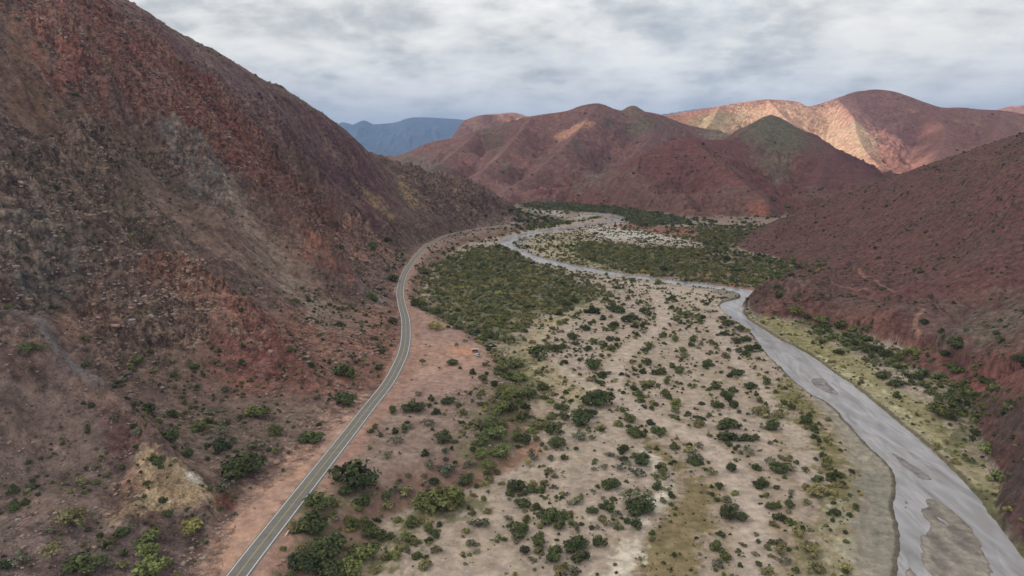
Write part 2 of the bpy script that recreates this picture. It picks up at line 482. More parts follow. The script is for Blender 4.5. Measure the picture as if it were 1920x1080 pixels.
RIB_PX = [
    ([(60, 470), (150, 478), (250, 486), (350, 510), (450, 586), (520, 668), (580, 720)], 9, 8),
    ([(0, 628), (100, 682), (200, 745), (290, 848), (400, 925)], 6, 4),
    ([(90, 60), (150, 120), (240, 190), (340, 260), (430, 330), (560, 440), (640, 520)], 14, 13),
    ([(300, 110), (390, 180), (500, 280), (600, 360), (690, 440)], 16, 14),
    ([(0, 250), (120, 290), (240, 300)], 12, 10),
    ([(0, 130), (100, 200), (200, 300), (260, 400)], 12, 10),
    ([(560, 330), (650, 420), (740, 520)], 10, 7),
    ([(640, 330), (720, 420), (790, 440)], 12, 9),
]


def hline(lst):
    a = np.array(lst, float)
    Xh, Yh, _ = hit(a[:, 0], a[:, 1])
    return smooth_line(np.stack([Xh, Yh], 1), 3)


def H(x, y, full=True, parts=False):
    x = np.asarray(x, np.float32); y = np.asarray(y, np.float32)
    # valley floor
    w1 = fbm(x, y, 35, 4, .5, seed=1)
    base = 1.0 + 0.6 * w1 + .35 * fbm(x, y, 7, 3, .5, seed=2)
    far = sstep(1500, 4200, y)
    base = base + far * 10 * (fbm(x, y, 500, 3, seed=4) + .3)
    dt = dist_line(x, y, TERRL, signed=True)
    dtw = dt + 7 * fbm(x, y, 30, 3, seed=6)
    ter = sstep(-3, 22, dtw) * np.where(y > 2200, 1 - sstep(2200, 2600, y), 1)
    base = base + ter * (7.0 + .8 * fbm(x, y, 18, 4, .55, seed=7) + .5 * fbm(x, y, 60, 2, seed=9))
    # river bed
    k = (x > -60) & (x < 560) & (y > 90) & (y < 1750)
    wd = np.full(x.shape, -999, np.float32)
    kk = np.nonzero(k)[0] if x.ndim else None
    if kk is not None and len(kk):
        xx, yy = x[kk], y[kk]
        q = poly_sd(xx, yy, WATER) + 1.3 * fbm(xx, yy, 9, 4, .6, seed=11)
        b = base[kk]
        b = b * sstep(-14, 2, -q) + .35 * (1 - sstep(-14, 2, -q))   # banks come down
        rise = sstep(0, 1.5, -q) * (.7 + .25 * w1[kk])
        b = np.where(q > -1.6, np.minimum(b, -.55 + rise * 1.2), np.maximum(b, .25))
        m = poly_sd(xx, yy, MUD) + 2 * fbm(xx, yy, 9, 3, seed=12)
        mm = sstep(0, 3, m) * (q < -1.0)
        b = b * (1 - mm) + mm * (.28 + .18 * fbm(xx, yy, 8, 4, .6, seed=13))
        for B in BARS:
            bs = poly_sd(xx, yy, B) + 2.4 * fbm(xx * 1.3, yy * .5, 7, 4, .6, seed=14)
            bm = sstep(-3.0, 2.4, bs)
            b = np.maximum(b, -.55 * (1 - bm) + bm * (.10 + .22 * fbm(xx * 1.2, yy * .4, 7, 4, seed=15)))
        base[kk] = b
        wd[kk] = q
    lab = np.zeros(x.shape, np.int8)
    # left mountain
    zl = tl(x, y)
    zl = np.minimum(zl, 372).astype(np.float32)
    up = sstep(9, 34, zl)
    if full:
        oc = outcrop(x, y)
        for Lr, wr, hr in _polys['r']:
            k_ = np.nonzero((x > Lr[:, 0].min() - 60) & (x < Lr[:, 0].max() + 60) & (y > Lr[:, 1].min() - 60) & (y < Lr[:, 1].max() + 60))[0]
            if len(k_):
                xk, yk = x[k_], y[k_]
                dd = dist_line(xk + 6 * fbm(xk, yk, 22, 3, seed=16.1), yk + 6 * fbm(xk, yk, 22, 3, seed=16.4), Lr)
                jag = .55 + .75 * ridged(xk, yk, 16, 3, .6, seed=16.7)
                zl[k_] += (hr * np.exp(-(dd / wr)) * jag - .45 * hr * np.exp(-((dd - 3.2 * wr) / (1.6 * wr)) ** 2)) * sstep(9, 24, zl[k_])
        ym = mask_poly(x, y, YELLOW, 5.0)
        zl = zl + ym * (4.0 + 3.0 * (ridged(x, y, 11, 4, .6, seed=16.95) - .5))
        h2 = 1 - sstep(70, 190, np.hypot((x + 90) * .8, (y - 1290) * .8))
        zl = zl + h2 * sstep(12, 40, zl) * 17 * (ridged(x, y, 52, 4, .6, seed=16.9) - .55)
        # gullies run down toward the road; ribs stand between them
        ca, sa = math.cos(math.radians(-24)), math.sin(math.radians(-24))
        ax_ = x * ca + y * sa; ay_ = -x * sa + y * ca
        wv = 16 * fbm(x, y, 70, 3, seed=18)
        gul = ridged((ax_) * .34, ay_ + wv, 34, 4, .55, seed=19)
        dcr = sstep(15, 90, dist_line(x, y, LCREST)) * .85 + .15
        up = up * dcr
        zl = zl + up * sstep(45, 110, zl) * 20 * (ridged(ax_ * .30 + 40, ay_ + 1.5 * wv, 95, 3, .5, seed=17) - .55)
        zl = zl + up * (15 * (gul - .5) * (.45 + .55 * oc) * (.6 + .6 * sstep(20, 150, zl)))
        zl = zl + up * oc * (7.5 * (ridged(x, y, 19, 4, .6, seed=20) - .5) + 2.4 * (ridged(x + zl, y * .5, 5, 3, .6, seed=21) - .5))
        zl = zl + up * (.9 * fbm(x, y, 4.5, 3, .6, seed=22)) + (.3 + .7 * up) * .5 * fbm(x, y, 11, 3, seed=23)
        # ledges
        st = zl / 7.0 + .8 * fbm(x, y, 60, 3, seed=24)
        fr = st - np.floor(st)
        zl = zl + up * oc * 2.6 * (sstep(.55, .95, fr) - fr)
    zl = np.where((y > 1720) | (x > 260), -100, zl)
    # right hill
    zr = tr(x, y)
    if full:
        upr = sstep(4, 22, zr)
        zr = zr + upr * (3.2 * (ridged(x, y, 42, 4, .55, seed=30) - .5) + .5 * fbm(x, y, 6, 4, .6, seed=31)) + .25 * fbm(x, y, 3.5, 2, seed=32)
        pc = x * .62 - y * .78 + 12 * fbm(x, y, 80, 2, seed=36); pd = x * .78 + y * .62
        zr = zr + upr * (4.2 * (ridged(pc, pd * .22, 30, 3, .5, seed=37) - .6) + 1.3 * (ridged(pc, pd * .3, 9, 3, .5, seed=38) - .5))
        dsp = np.hypot((x - 258) / 60, (y - 285) / 80)
        zr = zr + (1 - sstep(.5, 1.1, dsp)) * 2.6 * (ridged(x, y, 12, 4, .6, seed=33) - .45) * sstep(2, 8, zr)
    dc = dist_line(x, y, CLIFF, signed=True)
    cl_ = np.where((x > CLIFF[:, 0].min() - 20) & (x < CLIFF[:, 0].max() + 30) & (y > CLIFF[:, 1].min() - 10) & (y < 640), 1.0, 0.0)
    wc = 2.5 * fbm(x, y, 9, 3, seed=35) if full else 0
    zr = zr + cl_ * (10.5 * sstep(0, 4.5, dc + wc) * (1 - sstep(10, 45, dc)) - 3.0 * (1 - sstep(-9, 0, dc)) * (dc < 0))
    zr = np.where((y > 1500) | (x < 100), -100, zr)
    z = base
    for i, zz in ((1, zl), (2, zr)):
        m = zz > z
        lab = np.where(m, i, lab); 
        z = np.where(m, zz, z)
    for i, key in ((3, 'red'), (4, 'mid'), (5, 'high'), (6, 'mesa'), (7, 'pink'), (8, 'blue')):
        lo = dict(red=1250, mid=1500, high=1900, mesa=4300, pink=6000, blue=11000)[key]
        hi = dict(red=3300, mid=4200, high=6000, mesa=8500, pink=10500, blue=30000)[key]
        k = np.nonzero((y > lo) & (y < hi) & (z < 1e9))[0] if x.ndim else []
        if len(k):
            h = range_height(RANGES[key], x[k], y[k])
            h = h - 60 * (1 - sstep(lo, lo + 120, y[k]))
            if i in (3, 4): h = h - 60 * mask_poly(x[k], y[k], VALLEY_END, 45, (25 * fbm(x[k], y[k], 120, 3, seed=44)).astype(np.float32))
            m = h > z[k]
            zk = z[k]; lk = lab[k]
            zk[m] = h[m]; lk[m] = i
            z[k] = zk; lab[k] = lk
    # road bench
    dr = dist_line(x, y, ROADL)
    wob = 1.2 * fbm(x, y, 14, 3, seed=40)
    wd_ = 8.0 + 10 * sstep(600, 1300, y)
    fl = 1 - sstep(5.2, wd_ + 6 + wob * 3, dr)
    sh_ = mask_poly(x, y, SHOULDER, 2.5)
    z = z * (1 - sh_) + sh_ * (ROAD_Z - .1 + .15 * fbm(x, y, 6, 3, seed=41))
    z = z * (1 - fl) + fl * (ROAD_Z - .18)
    if parts:
        return z, lab, wd, dt, dr
    return z


def hit(px, py):
    """first point of the terrain seen through a pixel of the photo"""
    px = np.atleast_1d(np.asarray(px, float)); py = np.atleast_1d(np.asarray(py, float))
    dx, dy, dz = ray(px, py)
    T = np.exp(np.linspace(math.log(110), math.log(17000), 900))
    X = (T[None] * (dx / dy)[:, None]); Y = np.repeat(T[None], len(px), 0); Z = CAMZ + T[None] * (dz / dy)[:, None]
    h = H(X.ravel(), Y.ravel(), full=False).reshape(X.shape)
    below = Z <= h
    idx = np.where(below.any(1), below.argmax(1), len(T) - 1)
    i0 = np.maximum(idx - 1, 0); r = np.arange(len(px))
    a = Z[r, i0] - h[r, i0]; b = h[r, idx] - Z[r, idx]
    t = np.clip(a / np.maximum(a + b, 1e-6), 0, 1)
    YY = T[i0] + t * (T[idx] - T[i0])
    XX = YY * dx / dy
    return XX, YY, CAMZ + YY * dz / dy


def hpoly(lst, n=1):
    a = np.array(lst, float)
    X, Y, Z = hit(a[:, 0], a[:, 1])
    P = np.stack([X, Y], 1)
    return smooth_line(P, n, True) if n > 1 else P

# ------------------------------------------------------------------ objects' tags
def tag(o, label=None, cat=None, group=None, kind=None):
    if label: o['label'] = label
    if cat: o['category'] = cat
    if group: o['group'] = group
    if kind: o['kind'] = kind
    return o


def link(name, me, mat=None, parent=None):
    o = bpy.data.objects.new(name, me)
    if mat is not None: me.materials.append(mat)
    COL.objects.link(o)
    if parent is not None: o.parent = parent
    return o


def lin(c):
    c = np.asarray(c, float) / 255.0
    return np.where(c <= .04045, c / 12.92, ((c + .055) / 1.055) ** 2.4)


GAIN = 1.25


def A(r, g, b):
    """albedo of a surface that reads as this sRGB colour under the cloud"""
    c = lin((r, g, b)) * GAIN
    g_ = c @ np.array([.3, .55, .15])
    return np.clip(g_ + (c - g_) * .84, 0, .8).astype(np.float32)


# ------------------------------------------------------------------ terrain grid
NA, NR = 1250, 1550
az = np.radians(np.linspace(-44, 46, NA)).astype(np.float32)
rr = np.exp(np.linspace(math.log(105), math.log(22000), NR)).astype(np.float32)
# rings are straight rows at constant distance ahead, so the sheet is a fan
X = (np.tan(az)[None, :] * rr[:, None]).ravel().astype(np.float32)
Y = np.repeat(rr, NA).astype(np.float32)
Zf, LAB, WD, DT, DR = H(X, Y, parts=True)
print("terrain done")


CHANNELS = [
    ([(1225, 545), (1245, 600), (1180, 655), (1150, 700), (1165, 745), (1235, 790), (1320, 830), (1400, 930), (1420, 1080)], 5.0),
    ([(1130, 560), (1050, 600), (1010, 640), (1050, 690), (1120, 730)], 3.0),
    ([(1330, 600), (1400, 700), (1480, 790), (1520, 900)], 4.0),
]


def color_terrain():
    global TEX
    C = np.zeros((len(X), 3), np.float32)
    TEX = np.full(len(X), .6, np.float32)
    n1 = fbm(X, Y, 60, 4, .55, seed=50); n2 = fbm(X, Y, 14, 4, .55, seed=51); n3 = fbm(X, Y, 3.5, 4, .6, seed=52)
    nb = fbm(X, Y, 300, 4, .55, seed=53)
    rough = np.zeros(len(X), np.float32)
    def lay(m, c):
        nonlocal C
        C += (np.asarray(c, np.float32)[None] - C) * m[:, None]
    def zone(px, c, soft=3, warp=6, flat=None, amt=1.0, dens=0.0, labs=None):
        P = pts(px, flat) if flat is not None else hpoly(px)
        w = warp * (1.0 * n1 + 2.0 * n2 + 1.6 * n3)
        m = mask_poly(X, Y, P, soft * 1.5, w)
        if labs is not None: m = m * (.86 + .14 * sstep(-.25, .3, n3 * .8 + n2 * .6))
        if dens: m = m * sstep(-dens, dens, n3 * .7 + n2 * .6)
        if labs is not None: m = m * np.isin(LAB, labs)
        lay(m * amt, c)
    # ---- valley floor: pale sand with patches
    g = np.isin(LAB, [0])
    sand = A(152, 134, 122)
    C[:] = sand
    lay(sstep(.05, .4, n1) * .35, A(146, 126, 114))
    lay(sstep(.1, .5, n2) * .4, A(162, 145, 130))
    lay(sstep(.15, .45, n3 * .6 + n2 * .6) * .5, A(132, 114, 98))
    # beyond the meander the floor is darker scrub soil
    far = sstep(1250, 1700, Y)
    lay(far, A(112, 92, 84))
    lay(g * sstep(.02, .35, n2 + .5 * n1) * .38, A(140, 124, 96))
    lay(g * sstep(.12, .4, n3 - n2) * .35, A(122, 108, 82))
    for ln, wd_ in CHANNELS:
        Lq = smooth_line(pts(ln, 1), 5)
        mm_ = 1 - sstep(wd_ * .7, wd_ * 1.6, dist_line(X, Y, Lq) + 3 * n2)
        lay(mm_ * g * .65, A(164, 146, 134))
        rimm = sstep(wd_ * 1.2, wd_ * 1.8, dist_line(X, Y, Lq) + 3 * n2) * (1 - sstep(wd_ * 1.9, wd_ * 3.4, dist_line(X, Y, Lq) + 3 * n2))
        lay(rimm * g * .5, A(136, 116, 92))
    # strip of dry grass along the river's both banks
    gr = sstep(-16, -9, WD) * (WD < -0.8)
    zone([(1395, 585), (1470, 640), (1560, 705), (1660, 780), (1780, 885), (1880, 1000), (1960, 1110), (2000, 1100), (1960, 1000), (1860, 880), (1790, 800), (1700, 735), (1600, 665), (1480, 600), (1430, 580)], A(132, 122, 84), 4, 7, 1)
    zone([(1395, 585), (1470, 640), (1560, 705), (1660, 780), (1780, 885), (1880, 1000), (1990, 1130), (1960, 1050), (1800, 870), (1700, 785), (1600, 705), (1490, 630)], A(112, 108, 66), 3, 6, 1, dens=.3)
    zone([(1560, 720), (1700, 830), (1800, 900), (1880, 960), (1860, 900), (1760, 820), (1640, 720), (1540, 670)], A(168, 158, 130), 2, 6, 1, dens=.35, amt=.8)
    zone([(1480, 700), (1560, 800), (1600, 870), (1640, 930), (1610, 1100), (1500, 1100), (1540, 1000), (1560, 900), (1520, 820), (1460, 740)], A(122, 108, 72), 4, 8, 1)
    zone([(1480, 700), (1560, 800), (1600, 870), (1640, 930), (1610, 1100), (1500, 1100), (1540, 1000), (1560, 900), (1520, 820), (1460, 740)], A(96, 92, 52), 3, 8, 1, dens=.3, amt=.8)
    zone([(1570, 940), (1640, 950), (1600, 1100), (1530, 1100)], A(158, 148, 126), 2, 5, 1, dens=.3, amt=.8)
    # mud flat by the water
    zone(MUD_px, A(134, 126, 112), 2, 3, .3)
    zone([(1600, 900), (1650, 880), (1675, 930), (1672, 1000), (1680, 1100), (1640, 1100), (1620, 1000)], A(122, 116, 104), 2, 4, .3)
    for b in bars_px: zone(b, A(130, 122, 114), 1.5, 3, 0)
    for b in bars_px[1:4]: zone(b, A(124, 118, 120), 1, 1.5, 0)
    zone([(1395, 578), (1420, 600), (1465, 630), (1480, 642), (1440, 612), (1410, 582)], A(126, 120, 108), 1, 1, .3)
    zone([(1340, 541), (1395, 549), (1405, 558), (1370, 564), (1330, 552)], A(122, 112, 100), 1, 1.5, .3)
    zone([(962, 461), (985, 473), (1040, 490), (1072, 499), (1010, 480), (978, 462), (1000, 448), (990, 444), (970, 450)], A(134, 126, 118), 1, 1.5, .3)
    lay((sstep(-3.2, -2.0, WD) * (1 - sstep(-.9, -.3, WD))) * (Y < 900) * .75, A(72, 60, 50))
    # bed of the water itself
    lay(sstep(-.4, .4, WD) * (Zf < 0), A(128, 120, 122))
    lay(((WD > .2) & (Zf > -.08)) * (1 - sstep(.02, .13, Zf)) * .65, A(94, 86, 82))
    # pale channel with white cobbles and the olive strip next to it
    zone([(1195, 825), (1225, 850), (1262, 885), (1268, 925), (1225, 985), (1190, 1060), (1180, 1120), (1310, 1130), (1330, 1020), (1338, 940), (1300, 880), (1250, 840), (1215, 815)], A(124, 106, 76), 2, 4, 1)
    zone([(1195, 825), (1225, 850), (1262, 885), (1268, 925), (1225, 985), (1190, 1060), (1180, 1120), (1310, 1130), (1330, 1020), (1338, 940), (1300, 880), (1250, 840), (1215, 815)], A(96, 86, 52), 2, 4, 1, dens=.4, amt=.7)
    zone([(1195, 830), (1220, 850), (1255, 885), (1262, 920), (1240, 950), (1215, 985), (1180, 1020), (1120, 1080), (1090, 1120), (1150, 1120), (1200, 1040), (1190, 1000), (1220, 940), (1230, 900), (1205, 870)], A(186, 174, 158), 2, 4, 1, amt=.8)
    zone([(1060, 740), (1110, 720), (1120, 790), (1090, 800), (1060, 780)], A(166, 152, 128), 2, 6, 1, dens=.5)
    zone([(660, 1100), (750, 980), (800, 945), (850, 930), (900, 905), (880, 935), (800, 975), (720, 1060), (700, 1100)], A(150, 132, 92), 3, 4, 1, amt=.8)
    zone([(940, 660), (990, 640), (1010, 600), (1100, 575), (1150, 560), (1090, 590), (1020, 620), (1010, 660), (1060, 700), (1110, 740), (1080, 760), (1020, 720), (980, 760), (960, 700)], A(142, 128, 92), 3, 5, 1, amt=.7)
    # reddish wash from the terrace
    zone([(700, 960), (820, 915), (900, 880), (960, 850), (1010, 820), (1020, 850), (940, 890), (860, 925), (740, 965)], A(134, 98, 80), 2, 3, 1)
    zone([(930, 760), (990, 740), (1060, 730), (1040, 800), (960, 830)], A(150, 124, 106), 4, 5, 1, amt=.5)
    # terrace: brown-grey earth
    t = sstep(-2, 8, DT + 4 * n2) * (1 - far)
    lay(t * (LAB == 0), A(124, 102, 92))
    lay(t * (LAB == 0) * sstep(0, .4, n2 + n3 * .5) * .5, A(134, 116, 106))
    lay(t * (LAB == 0) * sstep(.05, .4, n1 * .6 - n3) * .5, A(104, 84, 76))
    sc = sstep(-3, 4, DT + 4 * n2) * (1 - sstep(8, 22, DT + 4 * n2)) * (1 - far)
    lay(sc * (LAB == 0) * .7, A(112, 82, 70))
    lay(((X < -60) & (DT > 8) & (Y < 1250)).astype(np.float32) * sstep(4, 9, DR) * (LAB < 2) * sstep(0, 3, (np.interp(Y, ROADL[:, 1], ROADL[:, 0]) - X)), A(112, 92, 80))
    # pink dirt lot and shoulders
    zone([(770, 572), (800, 582), (850, 606), (905, 632), (935, 650), (948, 680), (905, 735), (830, 735), (760, 760), (700, 790), (660, 840), (640, 850), (700, 760), (760, 680), (775, 640)], A(140, 110, 100), 3, 4, 8)
    zone([(775, 640), (860, 640), (920, 648), (935, 670), (890, 690), (820, 690), (770, 710), (730, 740), (690, 780), (735, 720), (765, 670)], A(148, 114, 98), 3, 4, 8)
    zone([(845, 652), (885, 654), (892, 660), (870, 664), (845, 659)], A(170, 116, 84), 1, 1.5, 8)
    zone([(700, 730), (770, 700), (860, 683), (900, 672), (925, 655), (918, 668), (880, 688), (780, 706), (740, 728)], A(156, 122, 106), 1, 1, 8)
    zone([(740, 695), (790, 692), (840, 675), (870, 668), (860, 676), (800, 694), (750, 706)], A(156, 124, 108), 1, 1, 8)
    near = (DR < 60)
    kn = np.nonzero(near)[0]
    sh = np.zeros(len(X), np.float32)
    sh[kn] = 1 - sstep(7.5, 14, DR[kn] + 3 * n2[kn] + 1.5 * n3[kn])
    lay(sh * (1 - .4 * sstep(800, 1200, Y)), A(140, 106, 92))
    def shoulder():
        zone([(345, 1110), (400, 1000), (440, 950), (480, 905), (560, 840), (620, 780), (680, 735), (700, 745), (640, 820), (560, 920), (500, 990), (420, 1110)], A(148, 116, 102), 3, 3, 9)
        zone([(370, 1110), (420, 1010), (470, 945), (520, 890), (590, 830), (600, 850), (540, 930), (470, 1010), (410, 1110)], A(160, 120, 98), 3, 5, 9, amt=.8, dens=.5)
        zone([(420, 930), (440, 932), (447, 945), (430, 962), (405, 958), (405, 944)], A(108, 66, 54), 1, 1, 9.3)
    shoulder()
    zone([(420, 930), (440, 932), (447, 945), (430, 962), (405, 958), (405, 944)], A(108, 66, 54), 1, 1, 9.3)
    lay((1 - sstep(3.4, 5.2, DR + n3)) * .6, A(118, 104, 98))
    # thickets: dark soil and leaf litter under the dense scrub
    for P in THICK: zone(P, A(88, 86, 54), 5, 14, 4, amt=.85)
    zone([(1000, 445), (1100, 432), (1110, 448), (1070, 470), (1100, 490), (1130, 503), (1060, 492), (990, 465)], A(150, 140, 108), 3, 8, 1, dens=.4)
    zone([(1100, 432), (1130, 425), (1200, 432), (1290, 446), (1275, 455), (1200, 451), (1130, 446)], A(166, 156, 148), 3, 6, 1)
    zone([(1140, 422), (1200, 420), (1320, 428), (1340, 440), (1270, 446), (1190, 430)], A(138, 92, 80), 4, 8, 1)
    zone([(1300, 508), (1345, 512), (1350, 528), (1300, 524)], A(150, 96, 76), 2, 5, 1)
    zone([(1350, 528), (1420, 535), (1425, 545), (1350, 538)], A(142, 98, 82), 2, 4, 1)
    zone([(1320, 465), (1380, 455), (1430, 480), (1420, 500), (1360, 500), (1330, 480)], A(140, 118, 98), 3, 8, 1, dens=.3)
    zone([(985, 390), (1040, 393), (1060, 400), (1045, 410), (1005, 402)], A(170, 160, 156), 4, 8, 1, dens=.5)
    zone([(1080, 404), (1115, 402), (1120, 412), (1085, 414)], A(160, 152, 140), 4, 8, 1, dens=.5)
    zone([(1150, 530), (1110, 520), (1200, 528), (1350, 550), (1360, 590), (1300, 570), (1200, 545)], A(160, 144, 130), 3, 4, 1)
    # ---- left mountain
    L = (LAB == 1)
    oc = outcrop(X, Y)
    TEX = np.where(L, .35 + .75 * oc, TEX)
    upz = sstep(9, 26, Zf)
    c = np.zeros_like(C)
    c[:] = A(102, 82, 74)
    def layc(m, col):
        nonlocal c
        c += (np.asarray(col, np.float32)[None] - c) * m[:, None]
    layc(sstep(-.1, .3, n1) * .6, A(90, 74, 66))
    layc(oc * .35, A(92, 80, 70))
    streak = fbm((X * .91 - Y * .41) * .22, X * .41 + Y * .91 + 10 * n1, 17, 4, .6, seed=80)
    streak2 = fbm((X * .91 - Y * .41) * .3, X * .41 + Y * .91, 6, 3, .6, seed=81)
    crag = sstep(.80, .93, ridged(X, Y * .8, 15, 3, .6, seed=82)) * sstep(-.1, .2, oc - .3)
    upz = np.maximum(upz, .6)
    C = np.where(L[:, None], c * upz[:, None] + C * (1 - upz[:, None]), C)
    lb = [1]
    zone([(440, 590), (560, 580), (740, 575), (745, 640), (735, 700), (640, 745), (560, 740), (500, 660)], A(128, 92, 76), 6, 8, labs=[0, 1])
    zone([(0, 0), (60, 0), (80, 120), (180, 190), (300, 260), (280, 300), (150, 250), (0, 240)], A(104, 80, 62), 10, 14, labs=lb)
    zone([(30, 0), (240, 0), (320, 90), (450, 230), (560, 340), (650, 430), (600, 440), (480, 350), (350, 250), (220, 190), (100, 140), (60, 60)], A(112, 68, 56), 10, 16, labs=lb)
    zone([(60, 20), (110, 60), (150, 130), (120, 140), (70, 90)], A(124, 80, 66), 8, 14, labs=lb, amt=.8)
    zone([(240, 150), (330, 220), (420, 300), (400, 320), (300, 240)], A(126, 76, 60), 6, 14, labs=lb, amt=.8)
    zone([(240, 0), (300, 45), (360, 90), (450, 130), (540, 180), (600, 215), (660, 255), (720, 312), (745, 420), (680, 410), (600, 360), (500, 260), (380, 130), (300, 70), (200, 0)], A(86, 60, 64), 10, 14, labs=lb)
    zone([(300, 40), (480, 160), (560, 210), (650, 300), (600, 280), (480, 210), (380, 140)], A(98, 78, 78), 8, 10, labs=lb, amt=.8)
    zone([(0, 250), (150, 230), (330, 250), (420, 330), (400, 400), (250, 480), (100, 560), (0, 560)], A(90, 78, 66), 12, 18, labs=lb)
    zone([(0, 380), (120, 380), (160, 480), (80, 580), (0, 600)], A(92, 90, 84), 6, 12, labs=lb, amt=.8)
    zone([(310, 230), (420, 290), (440, 350), (400, 360), (340, 290)], A(106, 106, 104), 4, 8, labs=lb, dens=.5)
    zone([(240, 290), (420, 380), (560, 470), (690, 600), (640, 630), (560, 570), (430, 480), (300, 400)], A(120, 100, 88), 5, 8, labs=lb)
    zone([(420, 330), (500, 430), (640, 590), (600, 600), (470, 450)], A(132, 118, 104), 3, 5, labs=lb, amt=.7)
    zone([(600, 420), (680, 400), (740, 470), (720, 500), (640, 470)], A(150, 108, 92), 5, 8, labs=lb, dens=.35)
    zone([(440, 330), (560, 360), (640, 440), (620, 520), (540, 440)], A(96, 68, 60), 6, 10, labs=lb, amt=.9)
    zone([(560, 470), (640, 480), (730, 540), (720, 560), (650, 530)], A(134, 90, 74), 5, 10, labs=lb, dens=.4)
    zone([(540, 420), (560, 410), (660, 500), (735, 560), (715, 570), (640, 510)], A(116, 102, 98), 2, 2, labs=lb)
    zone([(380, 555), (450, 560), (540, 640), (610, 735), (430, 740), (350, 680)], A(118, 78, 68), 8, 12, labs=lb)
    zone([(440, 590), (470, 580), (520, 640), (500, 680), (450, 640)], A(112, 68, 62), 5, 9, labs=lb, amt=.7)
    zone([(250, 485), (350, 500), (460, 590), (430, 600), (330, 535), (260, 510)], A(122, 82, 64), 4, 9, labs=lb, amt=.85)
    zone([(230, 520), (330, 560), (390, 620), (380, 730), (280, 720), (230, 620)], A(98, 82, 70), 5, 8, labs=lb, amt=.8)
    zone([(90, 560), (200, 520), (230, 600), (150, 640), (100, 620)], A(110, 82, 68), 4, 6, labs=lb, amt=.8)
    zone([(56, 588), (90, 592), (110, 640), (160, 690), (240, 740), (190, 745), (110, 700), (70, 650)], A(102, 100, 102), 1.5, 2, labs=[0, 1])
    zone([(-60, 600), (0, 640), (120, 705), (220, 775), (290, 850), (230, 900), (190, 960), (60, 960), (-60, 960)], A(108, 92, 84), 4, 4, labs=[0, 1])
    zone([(180, 755), (240, 800), (280, 845), (230, 880), (190, 850)], A(84, 60, 58), 3, 4, labs=[0, 1])
    zone([(262, 858), (300, 862), (360, 890), (432, 935), (380, 965), (280, 985), (215, 992), (205, 975), (240, 930), (250, 890)], A(174, 154, 118), 1.5, 5, labs=[0, 1])
    zone([(262, 858), (300, 862), (360, 890), (432, 935), (380, 965), (280, 985), (215, 992), (205, 975), (240, 930), (250, 890)], A(120, 98, 74), 1.5, 5, labs=[0, 1], dens=.25, amt=.7)
    zone([(340, 905), (380, 900), (388, 920), (360, 925)], A(176, 170, 156), 1, 2, labs=[0, 1])
    zone([(230, 900), (250, 880), (262, 930), (230, 980), (215, 985)], A(140, 104, 88), 1.5, 2, labs=[0, 1], amt=.7)
    zone([(240, 745), (420, 735), (600, 760), (560, 830), (470, 880), (420, 900), (330, 850)], A(112, 96, 84), 4, 5, labs=[0, 1], amt=.8)
    zone([(-60, 970), (200, 985), (330, 1000), (380, 970), (400, 1000), (340, 1110), (-60, 1150)], A(104, 90, 86), 4, 5, labs=[0, 1], amt=.9)
    zone([(680, 350), (710, 360), (740, 400), (720, 405), (690, 380)], A(136, 112, 80), 6, 8, labs=lb)
    zone([(745, 335), (758, 340), (785, 385), (770, 388)], A(140, 118, 80), 4, 6, labs=lb)
    zone([(750, 330), (860, 325), (930, 360), (980, 405), (900, 420), (800, 400)], A(92, 74, 68), 8, 12, labs=lb, amt=.8)
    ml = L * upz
    lay(ml * sstep(.08, .28, streak) * .40, A(124, 102, 88))
    lay(ml * sstep(.10, .32, -streak) * .55, A(74, 54, 48))
    lay(ml * sstep(.12, .35, streak2 + .3 * n2) * .30, A(126, 100, 86))
    lay(ml * crag * .7, A(54, 42, 39))
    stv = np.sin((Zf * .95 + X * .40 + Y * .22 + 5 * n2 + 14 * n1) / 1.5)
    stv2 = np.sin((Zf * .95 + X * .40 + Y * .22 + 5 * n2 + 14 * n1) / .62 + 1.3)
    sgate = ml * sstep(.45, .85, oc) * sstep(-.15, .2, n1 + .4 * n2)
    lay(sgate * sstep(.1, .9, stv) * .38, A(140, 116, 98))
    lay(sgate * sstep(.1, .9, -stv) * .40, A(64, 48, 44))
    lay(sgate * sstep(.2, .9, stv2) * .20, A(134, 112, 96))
    C[L] *= np.array([1.0, .96, .99], np.float32)
    gl = C[L].mean(1, keepdims=True); C[L] = gl + (C[L] - gl) * 1.05
    shoulder()
    # ---- right hill
    Rr = (LAB == 2)
    cc = np.zeros_like(C); cc[:] = A(96, 58, 54)
    sn = fbm(X * .62 - Y * .78, (X * .78 + Y * .62) * .25, 14, 4, .6, seed=60)
    cc += (A(84, 60, 54) - cc) * (sstep(-.1, .35, n1 + .5 * sn) * .7)[:, None]
    cc += (A(108, 66, 58) - cc) * (sstep(.1, .4, sn) * .5)[:, None]
    cc += (A(86, 76, 58) - cc) * (sstep(.12, .4, n3 * .7 + n2 * .4) * .55)[:, None]
    u2 = sstep(1.5, 4, Zf)
    C = np.where(Rr[:, None], cc * u2[:, None] + C * (1 - u2[:, None]), C)
    rb = [2]
    zone([(1412, 560), (1560, 540), (1800, 560), (1960, 560), (1960, 700), (1840, 680), (1740, 630), (1640, 575), (1460, 568)], A(96, 70, 64), 8, 8, labs=rb, amt=.8)
    zone([(1820, 560), (1960, 540), (1960, 700), (1860, 680), (1800, 620)], A(96, 88, 72), 8, 10, labs=rb, dens=.5, amt=.8)
    zone([(1447, 572), (1513, 577), (1630, 583), (1680, 603), (1723, 640), (1750, 662), (1820, 690), (1866, 728), (1850, 742), (1745, 680), (1700, 652), (1613, 626), (1557, 610), (1440, 580)], A(112, 70, 58), 3, 5, labs=[0, 2], amt=.85)
